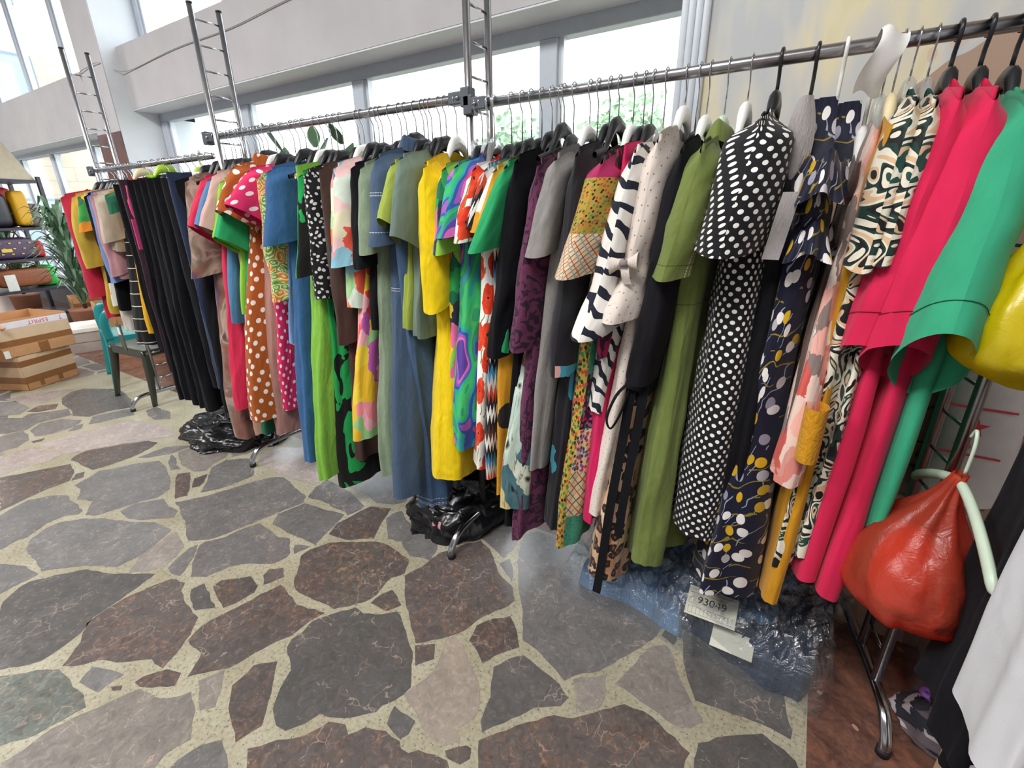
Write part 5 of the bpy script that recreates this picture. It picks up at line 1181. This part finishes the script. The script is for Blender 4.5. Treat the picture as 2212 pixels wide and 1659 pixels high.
# low pale crate behind
t = thing('storage_crate', 'low pale grey crate with white lid rim behind the cardboard boxes', 'crate', (-6.35, 1.5, 0), math.radians(75))
MB().box(0, .75, 0, .5, .0, .10).box(.0, .75, 0, .5, .105, .21).build('box', mat('pale grey board', '#a99f98', .7), t, False)
MB().box(-.01, .76, -.01, .51, .21, .245).build('rim', M_PAPER, t, False)

def plastic_chair(label, loc, rz, m_, arms=True, back=True, sh=.42, group='plastic chairs by the rack'):
    t = thing('plastic_chair', label, 'chair', loc, rz, group)
    MB().grid(lambda u, v: ((u - .5) * .46 * (1 - .08 * v), (v - .5) * .46, sh - .02 * math.sin(PI * u) * math.sin(PI * v) - .03 * max(0, .15 - v)), 16, 16).build('seat', m_, t)
    MB().box(-.235, .235, -.235, -.225, sh - .06, sh + .002).box(-.235, -.225, -.235, .225, sh - .05, sh + .002).box(.225, .235, -.235, .225, sh - .05, sh + .002).build('apron', m_, t, False, .004)
    for sx in (-1, 1):
        for sy in (-1, 1):
            MB().tube(bez([(sx * .215, sy * .21, sh - .01), (sx * .235, sy * .235, sh * .5), (sx * .255, sy * .265, 0)], 5), [.036 - .0018 * k for k in range(11)], 8, flat=.6).build('leg', m_, t)
    if arms:
        for sx in (-1, 1):
            MB().tube(bez([(sx * .225, -.21, sh - .02), (sx * .245, -.215, sh + .12), (sx * .25, -.17, sh + .20), (sx * .25, 0, sh + .215), (sx * .235, .21, sh + .22)], 6), .030, 8, flat=.55).build('arm', m_, t)
    if back:
        MB().grid(lambda u, v: ((u - .5) * .44, .215 + .05 * v + .02 * math.cos((u - .5) * PI) , sh - .01 + .40 * v - .05 * (2 * u - 1) ** 2 * v), 16, 12).build('backrest', m_, t)
    return t
plastic_chair('teal plastic armchair standing behind the dark chair near the boxes', (-4.90, 1.66, 0), math.radians(-14), mat('teal glossy plastic', '#1f7d80', .22, var=.03), back=False)
plastic_chair('dark grey green plastic chair beside the long black skirts', (-4.27, 1.56, 0), math.radians(6), mat('grey green glossy plastic', '#34382f', .2, var=.03), arms=False, sh=.42, back=False)
t = thing('swing_tag', 'grey card tag hanging from the striped dress above the chair', 'tag', (-4.25, 1.33, .40))
MB().box(-.035, .035, -.004, .004, 0, .20).build('card', mat('dark grey card', '#4d5048', .5), t, False)
MB().box(-.02, .02, -.007, -.004, .12, .175).build('sticker', M_PAPER, t, False)
MB().tube([(0, 0, .20), (.02, 0, .30)], .004, 6).build('cord', mat('pink cord', '#b08a86', .7), t)

# ================================================================ shelf of handbags
sh = thing('shelf_unit', 'dark metal shelf unit of handbags at the far left', 'shelf', (-8.35, 1.55, 0), math.radians(12))
for x in (-.30, .30):
    for y in (-.75, .62): MB().box(x - .018, x + .018, y - .018, y + .018, 0, 1.80).build('post', M_SHELF, sh, False)
SZ = (.18, .50, .86, 1.22, 1.76)
for z in SZ: MB().box(-.31, .31, -.76, .63, z - .03, z).build('shelf_board', M_SHELF, sh, False)
ca, sa = math.cos(math.radians(12)), math.sin(math.radians(12))
def onshelf(lx, ly): return (-8.35 + lx * ca - ly * sa, 1.55 + lx * sa + ly * ca)
def pillow(w, d, h, seed, p=.35):
    def fn(u, v):
        a = u * 2 * PI; b = v * PI
        cx = math.copysign(abs(math.cos(a)) ** p, math.cos(a)); sy_ = math.copysign(abs(math.sin(a)) ** p, math.sin(a))
        r = abs(math.sin(b)) ** p; z = math.copysign(abs(math.cos(b)) ** p, -math.cos(b))
        return (cx * r * d / 2, sy_ * r * w / 2, h / 2 + z * h / 2 + .004 * noise.noise(Vector((a, b, seed))))
    return MB().grid(fn, 36, 18)
def handbag(label, lx, ly, z, w, d, h, m_, strap=True, extra=None, rz=12):
    x, y = onshelf(lx, ly)
    t = thing('handbag', label, 'handbag', (x, y, z), math.radians(rz), 'handbags on the shelf unit')
    pillow(w, d, h, lx).build('body', m_, t)
    if strap: MB().tube(bez([(d * .3, -w * .3, h * .92), (d * .3, -w * .2, h * 1.25), (d * .3, w * .2, h * 1.25), (d * .3, w * .3, h * .92)], 6), .008, 8).build('handle', m_, t)
    if extra: extra(t, w, d, h)
    return t
def studs(t, w, d, h):
    mb = MB(); bm_ = mat('brass fittings', '#b59a4a', .3, .8)
    for i in range(6):
        for j in range(3):
            y = -w * .38 + w * .76 * i / 5 + (j % 2) * .03; z = h * (.25 + .25 * j)
            MB().box(d * .5 - .002, d * .5 + .008, y - .012, y + .012, z - .006, z + .006).build('stud', bm_, t, False)
    MB().box(d * .5, d * .5 + .01, -.05, .05, h * .35, h * .5).build('clasp', bm_, t, False)
def tagx(t, w, d, h): MB().box(d * .5 + .004, d * .5 + .010, -w * .42, -w * .22, -.05, .16).build('price_tag', M_PAPER, t, False)
handbag('glossy black handbag on the upper shelf', .05, .05, 1.22, .55, .3, .40, mat('black leather', '#22222a', .35))
handbag('red handbag behind the black one on the upper shelf', -.15, .22, 1.22, .6, .2, .47, mat('red leather', '#c92f33', .4))
handbag('yellow scarf like bag hanging at the end of the upper shelf', .12, .43, 1.24, .14, .16, .40, mat('yellow leather', '#e0a91e', .45), False)
handbag('taupe bag leaning at the end of the upper shelf', -.02, .55, 1.22, .16, .3, .28, mat('taupe leather', '#7d726c', .5), False)
handbag('quilted purple handbag with gold studs on the middle shelf', .12, .12, .86, .62, .22, .25, mat('purple leather', '#4a3450', .4), True, studs)
handbag('white and grey pouch standing behind the purple handbag', -.12, .05, .86, .3, .16, .33, mat('white leather', '#c9ccca', .5), False)
handbag('small red pouch at the end of the middle shelf', .02, .50, .86, .10, .2, .2, mat('red leather', '#c92f33'), False)
handbag('brown woven leather handbag on the lower shelf', .14, .22, .53, .52, .2, .22, mat('brown woven leather', '#8a4d2c', .5, var=.25, scale=80), True, tagx)
handbag('lime green handbag at the left of the lower shelf', .1, -.28, .50, .3, .2, .26, mat('lime leather', '#86b32c', .45))
handbag('neon green bag with white handles on the lower shelf', .0, .50, .50, .2, .22, .26, mat('neon green plastic', '#2fc94f', .4))
t = thing('paper_stack', 'wide cream paper carton on top of the shelf unit', 'box', (*onshelf(0, 0), 1.762), math.radians(12))
MB().add([(-.28, -.7, 0), (.28, -.7, 0), (.28, .60, 0), (-.28, .60, 0), (-.28, -.7, .42), (.24, -.7, .42), (.22, .42, .42), (-.28, .42, .42)], [(3, 2, 1, 0), (4, 5, 6, 7), (0, 1, 5, 4), (1, 2, 6, 5), (2, 3, 7, 6), (3, 0, 4, 7)]).build('carton', mat('cream card', '#c9bda6', .8), t, False)
# brown cartons on the floor behind the chairs
t = carton('brown cardboard box on the floor behind the teal chair', (-6.15, 1.80, 0), math.radians(80), .5, .4, .48, [], 0)
t = carton('small brown cardboard box behind the shelf unit end', (-7.4, 1.95, 0), math.radians(80), .5, .4, .42, [(.3, .36, M_TAPE, 'packing_tape')], 0)

# strappy plants behind the shelf and on the sill
def strap_plant(label, loc, n, h, spread, lw, seed, m_):
    t = thing('potted_plant', label, 'plant', loc)
    rr = random.Random(seed)
    mb = MB()
    for k in range(n):
        a = rr.random() * 2 * PI; L = h * (.5 + .6 * rr.random()); z0 = h * .7 * rr.random()
        dr = spread * (.5 + .7 * rr.random())
        pts = [(dr * q * math.cos(a), dr * q * math.sin(a), .3 + z0 + L * .55 * math.sin(min(1.0, q * 1.15) * 2.3) * .6) for q in (0, .2, .4, .6, .8, 1)]
        pts = bez(pts, 3); px, py = -math.sin(a), math.cos(a)
        vs = []
        for i, p in enumerate(pts):
            w_ = lw * math.sin(PI * min(.98, .12 + .86 * i / (len(pts) - 1)))
            vs += [(p.x - px * w_, p.y - py * w_, p.z), (p.x, p.y, p.z - w_ * .3), (p.x + px * w_, p.y + py * w_, p.z)]
        fs = []
        for i in range(len(pts) - 1):
            b_ = i * 3; fs += [(b_, b_ + 1, b_ + 4, b_ + 3), (b_ + 1, b_ + 2, b_ + 5, b_ + 4)]
        mb.add(vs, fs)
    mb.build('foliage', m_, t)
    MB().tube([(0, 0, 0), (0, 0, .02), (0, 0, .30), (0, 0, .32)], [.12, .13, .16, .165], 16).build('pot', mat('terracotta', '#8a5a44', .7), t)
    MB().tube([(0, 0, .3), (0, 0, .3 + h * .7)], .02, 8).build('stem', M_BARK, t)
    return t
M_STRAP = mat('strap leaves', '#5c7a5e', .4, var=.35, scale=14)
strap_plant('tall strappy leaved plant between the shelf unit and the racks', (-7.2, 2.0, 0), 130, 1.25, .34, .018, 2, M_STRAP)
strap_plant('second strappy leaved plant behind the shelf unit', (-9.35, 1.98, .0), 120, 1.2, .34, .018, 5, M_STRAP)
M_SUC = mat('succulent leaf', '#4d6a4c', .4, var=.2, scale=10)
for i, (x, lab) in enumerate(((-3.62, 'paddle leaved plant on the window sill left of the others'), (-3.22, 'upright paddle leaved plant on the window sill'), (-2.93, 'paddle leaved plant on the sill nearest the window mullion'))):
    t = thing('potted_plant', lab, 'plant', (x, 2.47, .556), 0, 'plants on the window sill')
    MB().tube([(0, 0, 0), (0, 0, .02), (0, 0, .16), (0, 0, .18)], [.06, .065, .085, .09], 14).build('pot', mat('terracotta', '#8a5a44'), t)
    rr = random.Random(40 + i)
    MB().tube(bez([(0, 0, .15), (.01, 0, .6), (0, .01, 1.15)], 4), .018, 8).build('stem', M_SUC, t)
    for k in range(6):
        a = rr.random() * 2 * PI; z0 = .80 + .09 * k; L = .15 + .07 * rr.random(); tilt = .5 + .5 * rr.random()
        def fn(u, v, a=a, z0=z0, L=L, tilt=tilt):
            w_ = .045 * math.sin(PI * min(.97, .1 + .87 * v)); c = 2 * PI * u
            q = L * v
            x_, y_, z_ = w_ * math.cos(c), .008 * math.sin(c) + q * math.sin(tilt) , z0 + q * math.cos(tilt)
            return (x_ * math.cos(a) - y_ * math.sin(a), x_ * math.sin(a) + y_ * math.cos(a), z_)
        MB().grid(fn, 10, 10).build('leaf', M_SUC, t)

# ================================================================ the corner at the right
M_RED = film_mat('red carrier bag film', '#f07a5c', .40, .30, '#d85640', .10, .25)
M_YEL = film_mat('yellow carrier bag film', '#e8d21a', .8, .3, '#d9c208', .08, .15)
M_RED2 = film_mat('orange red carrier bag film', '#e8452a', .85, .2, '#d93a1e', .2)
M_WHITEB = film_mat('white polythene film', '#f4f4f6', .9, .25, '#d3d0d8', .2)
def hung_bag(w, d, h, seed, gather=.12, a=.02, top_off=(0, 0)):
    """carrier bag hung by its handles: gathered at the top, swollen below"""
    def fn(u, v):
        t = u * 2 * PI; s = v
        k = gather + (1 - gather) * sm(0, .72, s); k *= (1 - sm(.80, 1.02, s)) ** .5 if s > .80 else 1
        r = 1 + .12 * math.sin(t * 7 + seed) * (1 - s) + crumple((math.cos(t), math.sin(t), s * 2), seed, .10, 1.6)
        return (w * k * r * math.cos(t) + top_off[0] * (1 - s) ** 2, d * k * r * math.sin(t) + top_off[1] * (1 - s) ** 2, -h * s)
    return MB().grid(fn, 64, 30)
t = thing('carrier_bag', 'translucent red carrier bag hanging on the pale hanger', 'bag', (.315, 1.24, .835))
hung_bag(.115, .17, .40, 3, .10, .02, (.03, -.04)).build('film', M_RED, t)
o = pillow(.20, .13, .20, 1.0, .8).build('pink_contents', F('pale red cloth', '#e0958c'), t); o.location = (0, .0, -.38)
t = thing('clothes_hanger', 'pale mint plastic hanger holding the red carrier bag', 'hanger', (.332, 1.19, 0), math.radians(4), 'hangers on the rails')
def fn(u, v):
    y = (u * 2 - 1) * .215; q = abs(y) / .215; a = v * 2 * PI
    return (.009 * math.cos(a) * min(1.0, (1.001 - q) * 14) ** .5 + .03 * (1 - u), y, .815 - .10 * q ** 1.5 + (.010 + .005 * q) * math.sin(a) * min(1.0, (1.001 - q) * 14) ** .5)
MB().grid(fn, 40, 10).build('arm_bar', HCOL['mint'], t)
MB().tube(bez([(.015, 0, .84), (.015, 0, .90), (.015, .015, .93), (.015, .03, .91)], 5), .0035, 8).build('hook', HCOL['mint'], t)
t = thing('carrier_bag', 'yellow carrier bag hanging beside the jade dress', 'bag', (.385, 1.22, 1.37))
hung_bag(.12, .10, .345, 5, .3).build('film', M_YEL, t)
t = thing('carrier_bag', 'orange red carrier bag hanging behind the yellow one', 'bag', (.47, 1.30, 1.42))
hung_bag(.10, .11, .42, 8, .3).build('film', M_RED2, t)

# second rack at the right edge: dark trousers, white boards
t = thing('hanging_rail', 'steel rail at the right edge carrying dark trousers', 'rail', (.62, 1.08, 1.22), 0, 'horizontal rails of the clothes racks')
MB().tube([(-.17, 0, 0), (.9, 0, 0)], .0125, 12).build('tube', M_STEEL, t)
MB().tube([(.9, 0, 0), (.9, 0, -1.22)], .0125, 12).build('post', M_STEEL, t)
for i, (x, zh, lab) in enumerate(((.418, .36, 'black trousers nearest the red carrier bag'), (.452, .30, 'black trousers second from the red carrier bag'), (.49, .34, 'black trousers beside the white board'))):
    garment('trousers', lab, 'trousers', x, zh, f_blk2 if i != 1 else f_blk, zs=1.10, zn=1.13, w=.15, wh=.13, flat=True, t=.02, th=.022, y0=1.045, yaw=-4, zr=1.22, group='dark trousers at the right edge', short='trousers', hlabel=('black', 'dark black', 'plain black')[i] + ' hanger carrying the ' + lab.split(' ', 1)[1])
garment('shirt', 'dark mauve shirt behind the black trousers', 'shirt', .53, .50, F('mauve grey cloth', '#5a4450'), zs=1.10, zn=1.13, w=.15, wh=.15, flat=True, t=.02, y0=1.04, zr=1.22, group='dark trousers at the right edge', short='dark mauve shirt')
garment('trousers', 'white folded trousers hanging nearest the camera at the right edge', 'trousers', .352, .60, F('white cotton drill', twotone('#d3d3d8', .03)), zs=1.10, zn=1.13, w=.10, wh=.10, flat=True, t=.012, th=.014, y0=.79, zr=1.22, group='dark trousers at the right edge', short='white trousers', hang='white', fold2=.003, fa=.003)
t = thing('hanging_rail', 'short steel rail at the right edge carrying white trousers', 'rail', (.30, .79, 1.22), 0, 'horizontal rails of the clothes racks')
MB().tube([(0, 0, 0), (1.2, 0, 0)], .0125, 12).build('tube', M_STEEL, t)
MB().tube([(1.2, 0, 0), (1.2, 0, -1.22)], .0125, 12).build('post', M_STEEL, t)
t = thing('polythene_bundle', 'crumpled white polythene bundle at the bottom right corner', 'bag', (.50, .80, 0))
lump(.145, .12, .60, 11.0, .05, 4.0, sq=.6).build('film', M_WHITEB, t)
t = thing('paper_sheet', 'white folded paper sticking out beside the rack frame', 'paper', (.46, 1.28, .90), math.radians(-20))
MB().box(-.003, .003, -.16, .05, -.06, .05).build('sheet', M_PAPER, t, False); t.rotation_euler = (.55, 0, math.radians(-20))
# stacked things against the wall
t = thing('printed_carton', 'brown carton with black line drawings against the wall', 'box', (.42, 1.72, .0))
MB().box(-.10, .14, -.03, .06, .52, 1.0).build('carton', mat('brown kraft', '#7d6552', .8, var=.1), t, False)
mb = MB()
def loop(cx, cz, r, n=18): mb.tube([(cx + r * math.cos(2 * PI * k / n) * 1.0, -.032, cz + r * math.sin(2 * PI * k / n)) for k in range(n + 1)], .0022, 5, False)
for cx, cz, r in ((-.03, .66, .016), (.015, .645, .011), (-.01, .60, .013), (.03, .61, .011), (.0, .555, .014), (.05, .66, .012)): loop(cx, cz, r)
for pts in (((-.06, .70), (.07, .685), (.075, .65), (-.05, .62)), ((-.05, .62), (.0, .575), (.07, .60)), ((-.06, .80), (-.01, .83), (.04, .80), (.06, .84)), ((-.05, .88), (.0, .86), (.02, .76), (.06, .74), (.05, .82)), ((-.04, .95), (.02, .93), (.07, .95))):
    mb.tube(bez([(a, -.032, b_) for a, b_ in pts], 5), .0022, 5, False)
mb.build('line_drawing', M_BLACKINK, t)
t = thing('pink_carton', 'plain pinkish beige carton under the line drawing carton', 'box', (.42, 1.70, 0))
MB().box(-.13, .10, -.05, .07, .0, .515).build('carton', mat('pink beige card', '#b3957f', .8), t, False, .004)
t = thing('carrier_bag', 'white carrier bag with a red star print behind the rack frame', 'bag', (.475, 1.66, .0))
MB().grid(lambda u, v: (.09 * math.cos(u * 2 * PI) * (1 - .12 * math.sin(v * 9 + u * 9) * .4), .05 * math.sin(u * 2 * PI), .56 + .50 * v), 28, 20).build('film', mat('white bag plastic', '#cfcdc9', .35), t)
mb = MB(); R1, R2 = .030, .012
star = [((R1 if k % 2 == 0 else R2) * math.sin(k * PI / 5), (R1 if k % 2 == 0 else R2) * math.cos(k * PI / 5)) for k in range(10)]
mb.add([(-.02 + a, -.053, .80 + b_) for a, b_ in star], [tuple(range(10))]); 
for z in (.85, .715): mb.box(-.085, .05, -.0525, -.0515, z, z + .006)
mb.build('star_print', M_REDINK, t, False)
text_mesh('lettering', 'flo', .032, M_REDINK, t, (-.03, -.0535, .745), (PI / 2, 0, 0))
t = thing('storage_tub', 'clear plastic storage tub on the floor behind the rack foot', 'tub', (.66, 1.56, 0), 0)
def fn(u, v):
    a = u * 2 * PI
    cx = math.copysign(abs(math.cos(a)) ** .35, math.cos(a)); cy = math.copysign(abs(math.sin(a)) ** .35, math.sin(a))
    k = .9 + .1 * v
    return (cx * .20 * k, cy * .16 * k, .004 + .30 * v)
MB().grid(fn, 48, 8).build('shell', film_mat('tub plastic', '#dfe0e0', .30, .2, '#b9b4b0', .3), t)
MB().grid(lambda u, v: fn(u, 1.0)[:2] + (.304 + .012 * v,), 48, 1).build('rim', HCOL['clear'], t)
MB().box(-.14, .12, -.11, .11, .012, .22).build('inner_carton', M_CARD, t, False)
MB().box(-.10, .08, -.112, -.11, .09, .20).build('inner_card', M_PAPER, t, False)
t = thing('loose_hanger', 'purple plastic hanger lying on the floor heap at the right', 'hanger', (.55, 1.36, .05), math.radians(-25))
MB().tube(bez([(-.05, .03, .01), (-.075, .02, .02), (-.07, 0, .02), (-.03, 0, .02), (.2, -.01, .02)], 6), .008, 8).build('arm', HCOL['purple'], t)
t = thing('cloth_heap', 'dark patterned cloth heap on the floor at the right', 'cloth', (.60, 1.36, 0))
lump(.17, .11, .06, 5.0, .05, 5.0).build('cloth', F('dark patterned cloth', patches(['#2a2a34', '#6a5e62', '#b9b2b4', '#34343e'], 12, .1, 9)), t)
t = thing('black_shoe', 'black rounded shoe toe under the white foam sheet', 'shoe', (.475, 1.02, .30))
pillow(.10, .09, .09, 2.0, .8).build('upper', mat('black suede', '#141416', .8), t)
t = thing('floor_box', 'stacked cartons under the trousers at the right edge', 'box', (.60, 1.19, 0))
MB().box(-.10, .14, -.06, .04, .0, .22).build('carton', M_CARDL, t, False)

# ================================================================ light
wd = bpy.data.worlds.new('World'); bpy.context.scene.world = wd; wd.use_nodes = True
bg = wd.node_tree.nodes['Background']; bg.inputs[0].default_value = (0.92, 0.96, 1.0, 1); bg.inputs[1].default_value = WORLD
def area(name, loc, rot, sx, sy, e, col=(1, 1, 1)):
    l = bpy.data.lights.new(name, 'AREA'); l.shape = 'RECTANGLE'; l.size = sx; l.size_y = sy; l.energy = e; l.color = col
    o = bpy.data.objects.new(name, l); C.objects.link(o); o.location = loc; o.rotation_euler = rot; return o
for nm, x, y, e in LAMPS:
    area(nm, (x, y, 4.1), (0, 0, 0), 1.8, 1.2, e, (1.0, 0.985, 0.965))

# ================================================================ camera
cam = bpy.data.cameras.new('Camera'); co = bpy.data.objects.new('Camera', cam); C.objects.link(co)
cam.sensor_fit = 'HORIZONTAL'; cam.sensor_width = 36.0; cam.lens = 36.0 * 1005.566 / 2212.0
cam.clip_start = 0.02; cam.clip_end = 300
right = Vector((0.84993142, 0.52682836, -0.00827446)); down = Vector((0.17606075, -0.29877006, -0.93794406)); fwd = Vector((-0.49660769, 0.79573132, -0.34668786))
M = Matrix((( right.x, -down.x, -fwd.x, 0), (right.y, -down.y, -fwd.y, 0), (right.z, -down.z, -fwd.z, 1.35), (0, 0, 0, 1)))
co.matrix_world = M
sc = bpy.context.scene; sc.camera = co
sc.view_settings.view_transform = 'Standard'; sc.view_settings.look = 'None'; sc.view_settings.gamma = 1.0; sc.view_settings.use_curve_mapping = False
sc.view_settings.exposure = EXPOSURE
sc.cycles.max_bounces = 7; sc.cycles.transparent_max_bounces = 12; sc.cycles.use_denoising = True
sc.cycles.caustics_reflective = False; sc.cycles.caustics_refractive = False
sc.cycles.sample_clamp_indirect = 6.0
